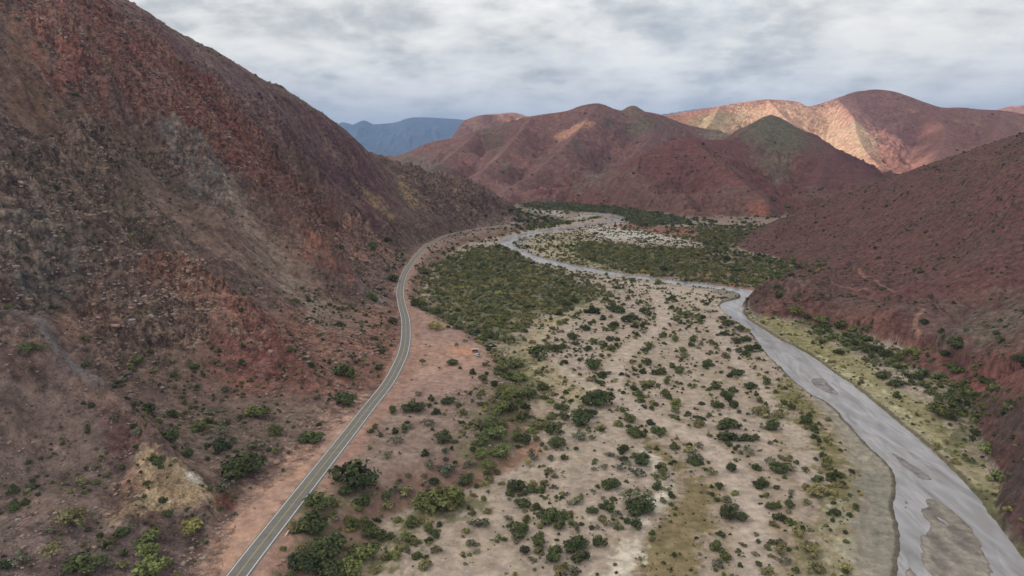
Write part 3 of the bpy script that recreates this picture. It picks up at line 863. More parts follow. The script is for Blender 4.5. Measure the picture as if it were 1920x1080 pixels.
    zone([(1800, 690), (1960, 660), (1960, 745), (1870, 750)], A(116, 66, 56), 3, 5, labs=rb)
    zone([(1840, 750), (1960, 740), (2000, 900), (1960, 1040), (1890, 1000), (1850, 900), (1835, 820)], A(66, 54, 50), 8, 10, labs=[2], amt=.8)
    gl = C[Rr].mean(1, keepdims=True); C[Rr] = gl + (C[Rr] - gl) * .86
    for ln, wd_ in (([(1610, 505), (1640, 528), (1662, 536), (1680, 546)], 1.0), ([(1738, 575), (1722, 590), (1716, 610), (1725, 628)], 1.2), ([(1560, 530), (1600, 538), (1625, 546)], .7)):
        hx_, hy_, _ = hit([q[0] for q in ln], [q[1] for q in ln])
        Lq = smooth_line(np.stack([hx_, hy_], 1), 5)
        kq = np.nonzero((X > Lq[:, 0].min() - 9) & (X < Lq[:, 0].max() + 9) & (Y > Lq[:, 1].min() - 9) & (Y < Lq[:, 1].max() + 9))[0]
        mm_ = np.zeros(len(X), np.float32); mm_[kq] = 1 - sstep(wd_ * .6, wd_ * 1.8, dist_line(X[kq], Y[kq], Lq))
        lay(mm_ * .7, A(142, 104, 88))
    # ---- red range, mid range, high range, mesa ...
    M1 = fbm(X, Y, 420, 5, .6, seed=70); M2 = fbm(X, Y, 120, 5, .6, seed=71); M3 = fbm(X * .6, Y, 34, 4, .6, seed=72)
    def rangecol(i, base, alts):
        nonlocal C
        q = np.nonzero(LAB == i)[0]
        c = np.zeros((len(q), 3), np.float32); c[:] = base
        for (f, lo, hi, col, amt) in alts:
            c += (np.asarray(col, np.float32) - c) * (sstep(lo, hi, f[q]) * amt)[:, None]
        C[q] = c
    rangecol(3, A(128, 72, 66), [(M1, 0, .4, A(112, 64, 62), .7), (M2, .1, .4, A(140, 82, 70), .6), (M2 + M3 * .5, .25, .5, A(104, 86, 74), .6)])
    rangecol(4, A(138, 98, 94), [(M1, 0, .35, A(124, 90, 90), .7), (M2, .12, .4, A(154, 104, 90), .6), (M1 * .6 - M2, .15, .4, A(112, 98, 80), .7)])
    rangecol(5, A(166, 112, 98), [(M1, 0, .35, A(184, 134, 108), .7), (M2, .1, .4, A(150, 100, 92), .6), (-M2 + M3 * .3, .2, .45, A(126, 96, 84), .5)])
    rangecol(6, A(150, 106, 92), [(M1, 0, .35, A(170, 128, 104), .7)])
    rangecol(7, A(170, 116, 96), [(M1, 0, .35, A(160, 104, 90), .7)])
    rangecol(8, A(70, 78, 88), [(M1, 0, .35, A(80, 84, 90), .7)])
    q3_ = LAB == 3; gl = C[q3_].mean(1, keepdims=True); C[q3_] = gl + (C[q3_] - gl) * .80
    for i_, g_ in ((3, .76), (4, .76), (5, .78)): C[LAB == i_] *= g_
    zone([(1385, 250), (1420, 222), (1443, 212), (1470, 220), (1500, 245), (1530, 268), (1500, 285), (1450, 290), (1400, 268)], A(98, 94, 76), 24, 40, labs=[3], amt=.92)
    zone([(1410, 290), (1450, 282), (1480, 310), (1475, 340), (1440, 330)], A(116, 108, 88), 12, 20, labs=[3], dens=.5)
    zone([(1100, 330), (1140, 310), (1150, 330), (1110, 360), (1080, 370)], A(104, 96, 86), 12, 20, labs=[3, 4], dens=.6)
    zone([(1110, 340), (1560, 390), (1640, 350), (1600, 345), (1560, 360), (1500, 345), (1520, 370), (1450, 380)], A(108, 84, 74), 12, 25, labs=[0, 3], amt=.5)
    zone([(1410, 385), (1425, 380), (1435, 400), (1415, 402)], A(150, 86, 66), 8, 10, labs=[3])
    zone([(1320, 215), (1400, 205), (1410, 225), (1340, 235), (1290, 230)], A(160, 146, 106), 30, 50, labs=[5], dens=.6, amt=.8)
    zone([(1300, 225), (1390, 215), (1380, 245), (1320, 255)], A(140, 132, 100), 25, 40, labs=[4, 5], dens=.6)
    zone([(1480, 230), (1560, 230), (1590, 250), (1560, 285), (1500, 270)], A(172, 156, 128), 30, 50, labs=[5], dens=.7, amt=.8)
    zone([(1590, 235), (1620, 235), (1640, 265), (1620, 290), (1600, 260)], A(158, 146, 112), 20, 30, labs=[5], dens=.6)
    zone([(1380, 205), (1480, 195), (1560, 195), (1600, 225), (1640, 270), (1640, 310), (1670, 340), (1600, 330), (1540, 290), (1480, 245), (1400, 225)], A(196, 164, 132), 30, 60, labs=[5], dens=.8, amt=.75)  # pale rock, its colour lightened further to brighten the sunlit patch
    zone([(1172, 205), (1185, 197), (1205, 208), (1215, 240), (1185, 250)], A(110, 104, 84), 20, 25, labs=[4], dens=.7)
    zone([(740, 300), (800, 290), (830, 310), (790, 322), (750, 315)], A(104, 100, 88), 20, 25, labs=[4], dens=.6)
    zone([(1040, 255), (1110, 228), (1120, 234), (1060, 262)], A(166, 118, 96), 12, 14, labs=[4])  # sunlit streak also painted paler, under its gap in the deck
    zone([(1290, 420), (1420, 425), (1400, 450), (1450, 480), (1516, 515), (1470, 540), (1420, 548), (1300, 527), (1200, 515), (1250, 500), (1330, 455)], A(118, 98, 82), 4, 8, 1, amt=.8, labs=[0])
    # scrub on the floor beyond the river bend
    zone([(1000, 378), (1120, 382), (1270, 408), (1300, 420), (1200, 424), (1150, 400), (1060, 395), (990, 388)], A(76, 80, 68), 8, 20, 1, amt=.95, labs=[0])
    zone([(985, 395), (1010, 405), (1080, 415), (1120, 405), (1040, 424), (1000, 415)], A(90, 92, 58), 5, 14, 1, amt=.8, labs=[0])
    fin = 1 + .16 * n3 + .12 * n2
    C *= fin[:, None].astype(np.float32)
    return np.clip(C, .004, .85)


THICK = [
    [(775, 560), (800, 552), (815, 505), (850, 478), (900, 462), (945, 456), (990, 478), (1060, 510), (1150, 545), (1130, 560), (1060, 576), (985, 590), (960, 625), (945, 648), (900, 628), (850, 600), (800, 572)],
    [(930, 652), (985, 655), (1003, 700), (1000, 750), (960, 800), (960, 855), (900, 868), (880, 840), (900, 790), (945, 720)],
    [(540, 960), (600, 920), (640, 960), (660, 1010), (640, 1110), (540, 1110)],
    [(1060, 440), (1140, 455), (1290, 462), (1330, 470), (1320, 490), (1400, 500), (1430, 478), (1515, 515), (1465, 537), (1420, 545), (1300, 520), (1180, 508), (1080, 490), (1040, 460)],
    [(1320, 428), (1400, 432), (1385, 450), (1350, 458), (1290, 446)],
    [(1425, 572), (1500, 585), (1600, 620), (1690, 655), (1760, 690), (1860, 735), (1872, 790), (1835, 820), (1850, 890), (1900, 1000), (1860, 960), (1800, 850), (1760, 790), (1800, 760), (1720, 700), (1600, 650), (1480, 595)],
    [(640, 1110), (700, 1010), (780, 935), (860, 915), (870, 935), (800, 965), (740, 1020), (690, 1110)],
    [(985, 770), (1060, 780), (1130, 790), (1080, 802), (1000, 790)],
]

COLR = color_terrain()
print("colour done")

# ------------------------------------------------------------------ materials
def bump_chain(t, co, specs):
    nrm = None
    for sc, det, stren, dist in specs:
        nz = t.noise(co, sc, det, .6)
        b = t.n('ShaderNodeBump'); b.inputs['Strength'].default_value = stren; b.inputs['Distance'].default_value = dist
        t.put(b.inputs['Height'], nz)
        if nrm is not None: t.put(b.inputs['Normal'], nrm)
        nrm = b.outputs[0]
    return nrm


def terrain_mat(name, scale=1.0, dots=0.0, bump=.8, contrast=.35, drawn=True):
    m = bpy.data.materials.new(name); m.use_nodes = True
    t = NT(m.node_tree)
    at = t.n('ShaderNodeAttribute', attribute_name='albedo')
    geo = t.n('ShaderNodeNewGeometry')
    co = geo.outputs['Position']
    f1 = t.noise(co, .27 / scale, 6, .68)
    # veins and ribs that run down toward the valley
    rot = t.n('ShaderNodeVectorRotate', rotation_type='Z_AXIS'); t.put(rot.inputs['Vector'], co); rot.inputs['Angle'].default_value = math.radians(24)
    f2 = t.noise(t.vmath('MULTIPLY', rot.outputs[0], (.35, 1.0, .8) if drawn else (1, 1, 1)), .16 / scale, 6, .7, .5)
    lo, hi = 1 - contrast * 1.25, 1 + contrast * 1.55
    f1 = t.math('MULTIPLY_ADD', t.math('SUBTRACT', f1, .5), t.math('MULTIPLY', at.outputs['Alpha'], 1.6), .5)
    a = t.n('ShaderNodeMapRange', i_0=f1, i_1=.33, i_2=.67, i_3=lo, i_4=hi).outputs[0]
    b = t.n('ShaderNodeMapRange', i_0=f2, i_1=.34, i_2=.66, i_3=1 - contrast * .8, i_4=1 + contrast * .9).outputs[0]
    ab = t.math('MULTIPLY', a, b)
    col = t.vmath('SCALE', at.outputs['Color'], sc=ab)
    if dots:
        vor = t.n('ShaderNodeTexVoronoi'); t.put(vor.inputs['Vector'], co); vor.inputs['Scale'].default_value = .16 / scale
        rnd = t.n('ShaderNodeSeparateColor'); t.put(rnd.inputs[0], vor.outputs['Color'])
        thr = t.math('MULTIPLY', rnd.outputs[0], .42)
        d = t.math('SUBTRACT', thr, vor.outputs['Distance'])
        dm = t.math('MULTIPLY', d, 14, clamp=True)
        gate = t.math('GREATER_THAN', rnd.outputs[1], 1 - dots)
        dm = t.math('MULTIPLY', dm, gate)
        col = t.mix(dm, col, (.045, .05, .028, 1))
    bs = t.n('ShaderNodeBsdfPrincipled')
    t.put(bs.inputs['Base Color'], col)
    bs.inputs['Roughness'].default_value = .95
    bs.inputs['Specular IOR Level'].default_value = .15
    t.put(bs.inputs['Normal'], bump_chain(t, co, [(.12 / scale, 6, bump, 7.0 * scale), (.6 / scale, 4, bump, 1.6 * scale)]))
    o = t.n('ShaderNodeOutputMaterial'); t.put(o.inputs[0], bs.outputs[0])
    return m


def simple_mat(name, color, rough=.8, noise_scale=None, var=.25, metallic=0, bump=None, spec=.5):
    m = bpy.data.materials.new(name); m.use_nodes = True
    t = NT(m.node_tree)
    bs = t.n('ShaderNodeBsdfPrincipled')
    bs.inputs['Roughness'].default_value = rough; bs.inputs['Metallic'].default_value = metallic
    bs.inputs['Specular IOR Level'].default_value = spec
    geo = t.n('ShaderNodeNewGeometry')
    if noise_scale:
        f = t.noise(geo.outputs['Position'], noise_scale, 5, .6)
        s = t.math('MULTIPLY_ADD', f, var * 2, 1 - var)
        t.put(bs.inputs['Base Color'], t.vmath('SCALE', tuple(color[:3]), sc=s))
    else:
        bs.inputs['Base Color'].default_value = (*color[:3], 1)
    if bump:
        t.put(bs.inputs['Normal'], bump_chain(t, geo.outputs['Position'], [(bump[0], 4, bump[1], bump[2])]))
    o = t.n('ShaderNodeOutputMaterial'); t.put(o.inputs[0], bs.outputs[0])
    return m


def grid_objects():
    idx = np.arange(NA * NR).reshape(NR, NA)
    a = idx[:-1, :-1].ravel(); b = idx[:-1, 1:].ravel(); c = idx[1:, 1:].ravel(); d = idx[1:, :-1].ravel()
    quads = np.stack([a, b, c, d], 1)
    fl = LAB[quads].max(1)
    names = {0: ('ground', 'pale sandy valley floor with the pinkish dirt terrace beside the road', 'ground', terrain_mat('ground_earth', 1.0, 0, .3, .21, False)),
             1: ('mountain', 'steep dark red and grey rocky mountainside on the left above the road', 'mountain', terrain_mat('mountain_rock', 1.0, .0, 1.0, .40)),
             2: ('hill', 'smooth dark red hill on the right above the river', 'hill', terrain_mat('hill_earth', 1.0, .30, .55, .32)),
             3: ('hill', 'dusky red conical hills in the middle distance at the valley bend', 'hill', terrain_mat('far_hill_earth', 2.2, .10, .6, .26)),
             4: ('mountain', 'long reddish brown range with two small summits behind the red cone', 'mountain', terrain_mat('range_rock', 3.5, .08, .7, .24)),
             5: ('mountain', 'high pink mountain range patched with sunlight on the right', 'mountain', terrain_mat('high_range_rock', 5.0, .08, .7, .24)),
             6: ('mountain', 'small flat-topped mesa with a sunlit rim on the skyline', 'mountain', terrain_mat('mesa_rock', 9.0, 0, .9, .26)),
             7: ('mountain', 'sunlit pale pink ridge at the far right of the skyline', 'mountain', terrain_mat('far_ridge_rock', 9.0, 0, .9, .26)),
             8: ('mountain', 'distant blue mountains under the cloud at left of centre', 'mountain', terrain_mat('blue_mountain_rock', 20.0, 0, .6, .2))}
    V = np.stack([X, Y, Zf], 1).astype(np.float32)
    for i, (nm, lb, cat, mat) in names.items():
        q = quads[fl == i]
        if not len(q): continue
        u, inv = np.unique(q, return_inverse=True)
        inv = inv.reshape(-1).astype(np.int32)
        me = bpy.data.meshes.new(nm)
        me.vertices.add(len(u)); me.vertices.foreach_set('co', V[u].ravel())
        me.loops.add(len(inv)); me.loops.foreach_set('vertex_index', inv)
        me.polygons.add(len(q)); me.polygons.foreach_set('loop_start', np.arange(len(q), dtype=np.int32) * 4)
        me.polygons.foreach_set('use_smooth', np.ones(len(q), bool))
        at = me.color_attributes.new('albedo', 'FLOAT_COLOR', 'POINT')
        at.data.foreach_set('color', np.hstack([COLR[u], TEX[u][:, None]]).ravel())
        me.update(calc_edges=True)
        o = link(nm, me, mat)
        tag(o, lb, cat, kind='structure')
grid_objects()

GZ = Zf.reshape(NR, NA); LG = LAB.reshape(NR, NA); TAZ = np.tan(az.astype(float))


def ground(x, y):
    """height of the built terrain mesh (bilinear in the fan grid) and its label"""
    x = np.atleast_1d(np.asarray(x, float)); y = np.atleast_1d(np.asarray(y, float))
    fr = (np.log(y) - math.log(105)) / (math.log(22000) - math.log(105)) * (NR - 1)
    r0 = np.clip(fr.astype(int), 0, NR - 2); fr = fr - r0
    ta = x / y
    a0 = np.clip(np.searchsorted(TAZ, ta) - 1, 0, NA - 2)
    fa = (ta - TAZ[a0]) / (TAZ[a0 + 1] - TAZ[a0])
    z = (GZ[r0, a0] * (1 - fa) + GZ[r0, a0 + 1] * fa) * (1 - fr) + (GZ[r0 + 1, a0] * (1 - fa) + GZ[r0 + 1, a0 + 1] * fa) * fr
    return z, LG[r0, a0]


def hit_fine(px, py):
    """first point of the built terrain through a pixel"""
    px = np.atleast_1d(np.asarray(px, float)); py = np.atleast_1d(np.asarray(py, float))
    dx, dy, dz = ray(px, py)
    T = np.exp(np.linspace(math.log(112), math.log(9000), 1600))
    Xs = (T[None] * (dx / dy)[:, None]); Ys = np.repeat(T[None], len(px), 0); Zs = CAMZ + T[None] * (dz / dy)[:, None]
    h, _ = ground(Xs.ravel(), Ys.ravel()); h = h.reshape(Xs.shape)
    below = Zs <= h
    idx = np.where(below.any(1), below.argmax(1), len(T) - 1)
    r = np.arange(len(px))
    return Xs[r, idx], Ys[r, idx], h[r, idx]

# ------------------------------------------------------------------ road
def ribbon(bm, L, off0, off1, z, zs=None):
    vs = []
    for i in range(len(L)):
        a = L[max(i - 1, 0)]; b = L[min(i + 1, len(L) - 1)]
        d = (b - a) / np.linalg.norm(b - a); n = np.array([-d[1], d[0]])
        p = L[i] + n * off0; q = L[i] + n * off1
        vs.append((bm.verts.new((p[0], p[1], z)), bm.verts.new((q[0], q[1], z))))
    for i in range(len(vs) - 1):
        bm.faces.new((vs[i][1], vs[i][0], vs[i + 1][0], vs[i + 1][1]))
    return vs


def build_road():
    RL = smooth_line(ROADL[::2], 4)
    asphalt = bpy.data.materials.new('asphalt'); asphalt.use_nodes = True
    t = NT(asphalt.node_tree)
    geo = t.n('ShaderNodeNewGeometry')
    f = t.noise(geo.outputs['Position'], .35, 6, .65); g = t.noise(geo.outputs['Position'], 4.0, 3, .6)
    c = t.ramp(t.math('MULTIPLY_ADD', g, .3, t.math('MULTIPLY', f, .7)), [(.3, (.118, .108, .104)), (.7, (.20, .182, .172))])
    bs = t.n('ShaderNodeBsdfPrincipled'); t.put(bs.inputs['Base Color'], c); bs.inputs['Roughness'].default_value = .85
    o = t.n('ShaderNodeOutputMaterial'); t.put(o.inputs[0], bs.outputs[0])
    bm = bmesh.new()
    vs = ribbon(bm, RL, -3.3, 3.3, ROAD_Z + .02)
    for i in range(len(vs) - 1):      # sloped shoulders of the slab
        for s in (0, 1):
            a, b = vs[i][s], vs[i + 1][s]
            if i == 0: pass
    # edge skirts
    for s, off in ((0, -3.9), (1, 3.9)):
        prev = None
        for i in range(len(vs)):
            a = RL[max(i - 1, 0)]; b = RL[min(i + 1, len(RL) - 1)]
            d = (b - a) / np.linalg.norm(b - a); n = np.array([-d[1], d[0]])
            p = RL[i] + n * off
            v = bm.verts.new((p[0], p[1], ROAD_Z - .35))
            if prev is not None:
                f_ = (vs[i - 1][s], prev, v, vs[i][s])
                bm.faces.new(f_ if s == 0 else f_[::-1])
            prev = v
    me = bpy.data.meshes.new('road'); bm.to_mesh(me); bm.free()
    road = link('road', me, asphalt)
    tag(road, 'grey two-lane asphalt road winding along the foot of the mountain', 'road', kind='structure')
    white = simple_mat('white_road_paint', (.74, .73, .70), .7, 1.5, .18)
    yel = simple_mat('yellow_road_paint', (.42, .33, .10), .7, 1.5, .25)
    for nm, o0, o1, mt in (('edge_line', -3.02, -2.80, white), ('edge_line', 2.80, 3.02, white), ('centre_line', -.12, .12, yel)):
        bm = bmesh.new(); ribbon(bm, RL, o0, o1, ROAD_Z + .026)
        me = bpy.data.meshes.new(nm); bm.to_mesh(me); bm.free()
        link(nm, me, mt, road)['kind'] = 'structure'
build_road()

# ------------------------------------------------------------------ river
def build_river():
    P = WATER.copy()
    # push the sheet out a little under the banks
    c = []
    n = len(P)
    for i in range(n):
        a = P[(i - 1) % n]; b = P[(i + 1) % n]
        d = (b - a) / (np.linalg.norm(b - a) + 1e-9)
        c.append(P[i] + np.array([-d[1], d[0]]) * (2.2 if False else 0))
    sgn = 0.5 * np.sum(P[:, 0] * np.roll(P[:, 1], -1) - np.roll(P[:, 0], -1) * P[:, 1])
    out = []
    for i in range(n):
        a = P[(i - 1) % n]; b = P[(i + 1) % n]
        d = (b - a) / (np.linalg.norm(b - a) + 1e-9)
        nr = np.array([d[1], -d[0]]) * (1 if sgn > 0 else -1)
        out.append(P[i] + nr * 2.0)
    vec = [Vector((p[0], p[1], 0)) for p in out]
    tris = tessellate_polygon([vec])
    me = bpy.data.meshes.new('river')
    me.from_pydata([tuple(v) for v in vec], [], [tuple(t) for t in tris])
    me.update()
    if me.polygons[0].normal.z < 0:
        me.flip_normals()
    m = bpy.data.materials.new('silty_water'); m.use_nodes = True
    t = NT(m.node_tree)
    geo = t.n('ShaderNodeNewGeometry'); co = geo.outputs['Position']
    # streaks drawn out along the flow (which runs roughly along y with a lean)
    rot = t.n('ShaderNodeVectorRotate', rotation_type='Z_AXIS'); t.put(rot.inputs['Vector'], co); rot.inputs['Angle'].default_value = math.radians(5)
    st = t.vmath('MULTIPLY', rot.outputs[0], (1, .24, 1))
    f = t.noise(st, .11, 4, .5, .8)
    g = t.noise(t.vmath('ADD', st, (40, 0, 0)), .05, 4, .5, 1.2)
    mixf = t.math('MULTIPLY_ADD', f, .6, t.math('MULTIPLY', g, .4))
    c = t.ramp(mixf, [(.36, (.20, .185, .195)), (.45, (.29, .275, .295)), (.54, (.38, .365, .395)), (.64, (.30, .28, .295))])
    # braids: thin pale threads of moving water and darker silt ribs between them
    wv_ = t.noise(t.vmath('ADD', st, (7, 90, 0)), .055, 3, .5, .9)
    rib = t.math('ABSOLUTE', t.math('SUBTRACT', wv_, .5))
    thread = t.math('SUBTRACT', 1.0, t.math('MULTIPLY', rib, 26), clamp=True)
    c = t.mix(t.math('MULTIPLY', thread, .35), c, (.55, .53, .56, 1))
    wv2 = t.noise(t.vmath('ADD', st, (70, 9, 0)), .07, 3, .5, 1.1)
    rib2 = t.math('ABSOLUTE', t.math('SUBTRACT', wv2, .47))
    dark = t.math('SUBTRACT', 1.0, t.math('MULTIPLY', rib2, 30), clamp=True)
    c = t.mix(t.math('MULTIPLY', dark, .30), c, (.19, .165, .165, 1))
    patch = t.n('ShaderNodeMapRange', i_0=t.noise(t.vmath('ADD', st, (31, 29, 0)), .045, 4, .55, 1.5), i_1=.54, i_2=.66, i_3=0.0, i_4=.5).outputs[0]
    c = t.mix(patch, c, (.27, .235, .23, 1))
    bs = t.n('ShaderNodeBsdfPrincipled'); t.put(bs.inputs['Base Color'], c)
    rf = t.math('MULTIPLY_ADD', g, .25, .08); t.put(bs.inputs['Roughness'], rf)
    bs.inputs['IOR'].default_value = 1.33
    t.put(bs.inputs['Normal'], bump_chain(t, st, [(1.2, 4, .35, .08), (.25, 4, .3, .25)]))
    o = t.n('ShaderNodeOutputMaterial'); t.put(o.inputs[0], bs.outputs[0])
    ob = link('river', me, m)
    tag(ob, 'shallow silty grey river braiding round sandbars down the right of the valley', 'river', kind='structure')
build_river()

# ------------------------------------------------------------------ vegetation
def leaf_mat(name, col, var=.35):
    m = bpy.data.materials.new(name); m.use_nodes = True
    t = NT(m.node_tree)
    at = t.n('ShaderNodeAttribute', attribute_name='tone')
    oi = t.n('ShaderNodeObjectInfo')
    geo = t.n('ShaderNodeNewGeometry')
    s1 = t.math('MULTIPLY_ADD', oi.outputs['Random'], .7, .65)
    s2 = t.math('MULTIPLY', at.outputs['Fac'], s1)
    big = t.noise(geo.outputs['Position'], .03, 3, .5)
    warm = t.mix(t.math('MULTIPLY', t.math('SUBTRACT', big, .38), 1.6, clamp=True), (*col, 1), (col[0] * 1.5, col[1] * 1.2, col[2] * 1.0, 1))
    c = t.vmath('SCALE', warm, sc=s2)
    bs = t.n('ShaderNodeBsdfPrincipled'); t.put(bs.inputs['Base Color'], c); bs.inputs['Roughness'].default_value = .75
    bs.inputs['Specular IOR Level'].default_value = .2
    o = t.n('ShaderNodeOutputMaterial'); t.put(o.inputs[0], bs.outputs[0])
    return m

TONES = {
 'dark green': (.060, .078, .030), 'green': (.118, .140, .050), 'olive': (.170, .160, .076),
 'grey-green': (.140, .150, .100), 'yellow-green': (.235, .225, .080), 'dry brown': (.190, .140, .085),
}
LM = {k: leaf_mat(k.replace(' ', '_').replace('-', '_') + '_leaves', v) for k, v in TONES.items()}
BARK = simple_mat('grey_brown_bark', (.13, .10, .08), .9, 6.0, .3)


def np_mesh(name, V, Q, attr=None):
    me = bpy.data.meshes.new(name)
    V = np.asarray(V, np.float32); Q = np.asarray(Q, np.int32)
    me.vertices.add(len(V)); me.vertices.foreach_set('co', V.ravel())
    me.loops.add(Q.size); me.loops.foreach_set('vertex_index', Q.ravel())
    me.polygons.add(len(Q)); me.polygons.foreach_set('loop_start', np.arange(len(Q), dtype=np.int32) * Q.shape[1])
    if attr is not None:
        a = me.attributes.new('tone', 'FLOAT', 'POINT'); a.data.foreach_set('value', np.asarray(attr, np.float32))
    me.update(calc_edges=True)
    return me


def foliage(seed, n=620, hgt=.62, lobes=9, leaf=.060, sparse=0.0, base=.0, flat=1.0):
    """crown of leaf clumps, unit width, standing on z=0"""
    r = np.random.default_rng(seed)
    L = []
    for i in range(lobes):
        a = r.random() * 2 * np.pi; d = .35 * math.sqrt(r.random()) * (1.12 if i else 0)
        rad = r.uniform(.11, .25) * (1 - sparse * .3)
        zc = base + hgt * r.uniform(.30, .68) * (1 - .9 * d) 
        L.append((d * math.cos(a), d * math.sin(a) * r.uniform(.75, 1), zc, rad, rad * hgt * r.uniform(1.0, 1.4) * flat, r.uniform(.75, 1.3)))
    L = np.array(L)
    k = r.choice(len(L), n, p=(L[:, 3] ** 2) / (L[:, 3] ** 2).sum())
    u = r.normal(size=(n, 3)); u /= np.linalg.norm(u, axis=1, keepdims=True)
    u[:, 2] = np.abs(u[:, 2]) * np.where(r.random(n) < .75, 1, -1)
    rad = (1 - .55 * r.random(n) ** 2) + r.normal(0, .07, n) + .30 * r.random(n) * (r.random(n) < .16)
    c = np.stack([L[k, 0] + u[:, 0] * rad * L[k, 3], L[k, 1] + u[:, 1] * rad * L[k, 3], L[k, 2] + u[:, 2] * rad * L[k, 4]], 1)
    c[:, 2] = np.maximum(c[:, 2], .02 + .05 * r.random(n) + base * .8)
    nn = u + np.array([0, 0, .25]) + r.normal(0, .40, (n, 3)); nn /= np.linalg.norm(nn, axis=1, keepdims=True)
    t1 = np.cross(nn, r.normal(size=(n, 3))); t1 /= np.linalg.norm(t1, axis=1, keepdims=True)
    t2 = np.cross(nn, t1)
    s = leaf * r.uniform(.6, 1.45, n)[:, None]
    asp = r.uniform(.5, .9, n)[:, None]
    V = np.stack([c - t1 * s, c - t2 * s * asp, c + t1 * s, c + t2 * s * asp], 1).reshape(-1, 3)
    tone = np.repeat(L[k, 5] * r.uniform(.7, 1.35, n), 4)
    return V, np.arange(n * 4).reshape(-1, 4), tone


def tube_bm(bm, pts_, radii, seg=5):
    prev = None
    for (p, rad) in zip(pts_, radii):
        ring = [bm.verts.new((p[0] + rad * math.cos(2 * math.pi * i / seg), p[1] + rad * math.sin(2 * math.pi * i / seg), p[2])) for i in range(seg)]
        if prev:
            for i in range(seg): bm.faces.new((prev[i], prev[(i + 1) % seg], ring[(i + 1) % seg], ring[i]))
        prev = ring
    bm.faces.new(prev)


def stem_mesh(seed, tree=False):
    r = random.Random(seed); bm = bmesh.new()
    if tree:
        tube_bm(bm, [(0, 0, -.1), (.01, .01, .12), (.02, 0, .28)], [.045, .032, .026], 7)
        for i in range(6):
            a = i * 1.05 + r.random(); 
            tube_bm(bm, [(.02, 0, .22), (.10 * math.cos(a), .10 * math.sin(a), .36), (.26 * math.cos(a), .26 * math.sin(a), .50)], [.02, .013, .005])
    else:
        for i in range(7):
            a = i * .9 + r.random() * .5
            tube_bm(bm, [(.02 * math.cos(a), .02 * math.sin(a), -.08), (.11 * math.cos(a), .11 * math.sin(a), .16), (.26 * math.cos(a), .26 * math.sin(a), .36)], [.018, .013, .005])
    me = bpy.data.meshes.new('trunk' if tree else 'stem'); bm.to_mesh(me); bm.free(); me.materials.append(BARK)
    return me

FOL = {}
for tn in TONES:
    FOL[tn] = []
    for sh in range(4):
        if tn in ('dark green', 'green'): kw = dict(n=720, hgt=.66 + .06 * sh, lobes=9 + sh, leaf=.052)
        elif tn in ('olive', 'yellow-green'): kw = dict(n=560, hgt=.60 + .05 * sh, lobes=8 + sh, leaf=.050, sparse=.3)
        else: kw = dict(n=360, hgt=.52 + .06 * sh, lobes=8 + sh, leaf=.046, sparse=.7)
        V, Q, to = foliage(hash((tn[0], sh)) % 1 + sh * 31 + len(tn) * 7, **kw)
        me = np_mesh('foliage', V, Q, to); me.materials.append(LM[tn]); FOL[tn].append(me)
TREE = {}
for tn in ('olive', 'green', 'grey-green', 'yellow-green', 'dark green'):
    V, Q, to = foliage(400 + len(tn), n=620, hgt=.5, lobes=10, leaf=.045, sparse=.5, base=.32, flat=.8)
    me = np_mesh('crown', V, Q, to); me.materials.append(LM[tn]); TREE[tn] = me
STEMS = [stem_mesh(i) for i in range(3)]
TRUNK = stem_mesh(50, True)
SRC = {}     # (tone, shape) -> a real foliage object of the scene, reused by the undergrowth

hero_px = []   # px, py, width px, tone, tree?
def hp(s, tone, tree=False):
    v = [float(q) for q in s.replace(';', ' ').replace(',', ' ').split()]
    for i in range(0, len(v), 3): hero_px.append((v[i], v[i + 1], v[i + 2], tone, tree))
# left of the road
hp("281,774,32; 252,764,20; 325,782,24; 417,842,44; 457,893,80; 315,972,20; 158,1070,66; 583,830,42; 647,760,44; 353,858,24; 320,830,40; 642,705,40", 'dark green')
hp("397,776,34; 418,816,34; 392,823,18; 203,1062,26; 423,738,24; 420,922,46; 257,818,26; 477,842,40; 40,1057,34", 'grey-green')
hp("377,808,36; 483,782,45; 515,816,28; 257,680,24; 60,664,36; 162,690,20", 'green')
hp("278,1018,50; 278,1047,46; 287,1078,62; 655,705,34", 'green')
hp("363,998,50", 'yellow-green')
hp("200,1027,40; 137,985,60; 230,1066,24", 'olive')
hp("160,640,22; 188,640,16; 90,655,14; 290,700,18; 245,690,14; 120,450,14", 'olive')
hp("97,1050,46", 'olive', True)
hp("230,1008,26; 388,1019,10; 710,692,18; 737,608,18; 713,662,20; 737,528,22; 700,470,26; 725,455,22; 640,470,14; 585,690,16; 545,660,14", 'dark green')
# right of the road, near
hp("597,950,54; 587,994,76; 668,910,86; 613,1046,70; 567,1066,54; 613,1078,52; 653,925,36", 'dark green')
hp("550,995,28; 563,1030,22; 633,949,22; 728,958,26; 762,926,36; 843,958,30", 'olive')
hp("827,955,78; 700,1010,46; 680,1050,60; 790,950,44; 855,930,30; 655,1078,50", 'green')
hp("773,772,40; 737,774,20; 808,752,20; 817,778,20; 840,758,26; 740,813,18; 832,828,38; 797,854,22; 757,806,20; 695,812,14", 'dark green')
hp("743,830,26; 727,859,24; 807,878,30; 835,852,20; 803,798,26; 770,803,18; 785,742,16; 878,876,32; 840,884,42; 837,896,24", 'grey-green')
hp("917,878,32; 903,858,30; 943,855,38; 923,800,42; 940,772,38; 927,822,48; 967,826,20; 960,740,30; 975,715,34; 968,690,30; 945,690,26; 990,745,30; 905,830,30", 'green')
# the lot
hp("818,618,34", 'yellow-green')
hp("777,574,24; 848,684,22; 887,702,18; 905,714,18; 863,692,8", 'dark green')
hp("792,684,16", 'grey-green', True)
hp("922,672,20", 'olive', True)
hp("824,694,9", 'olive', True)
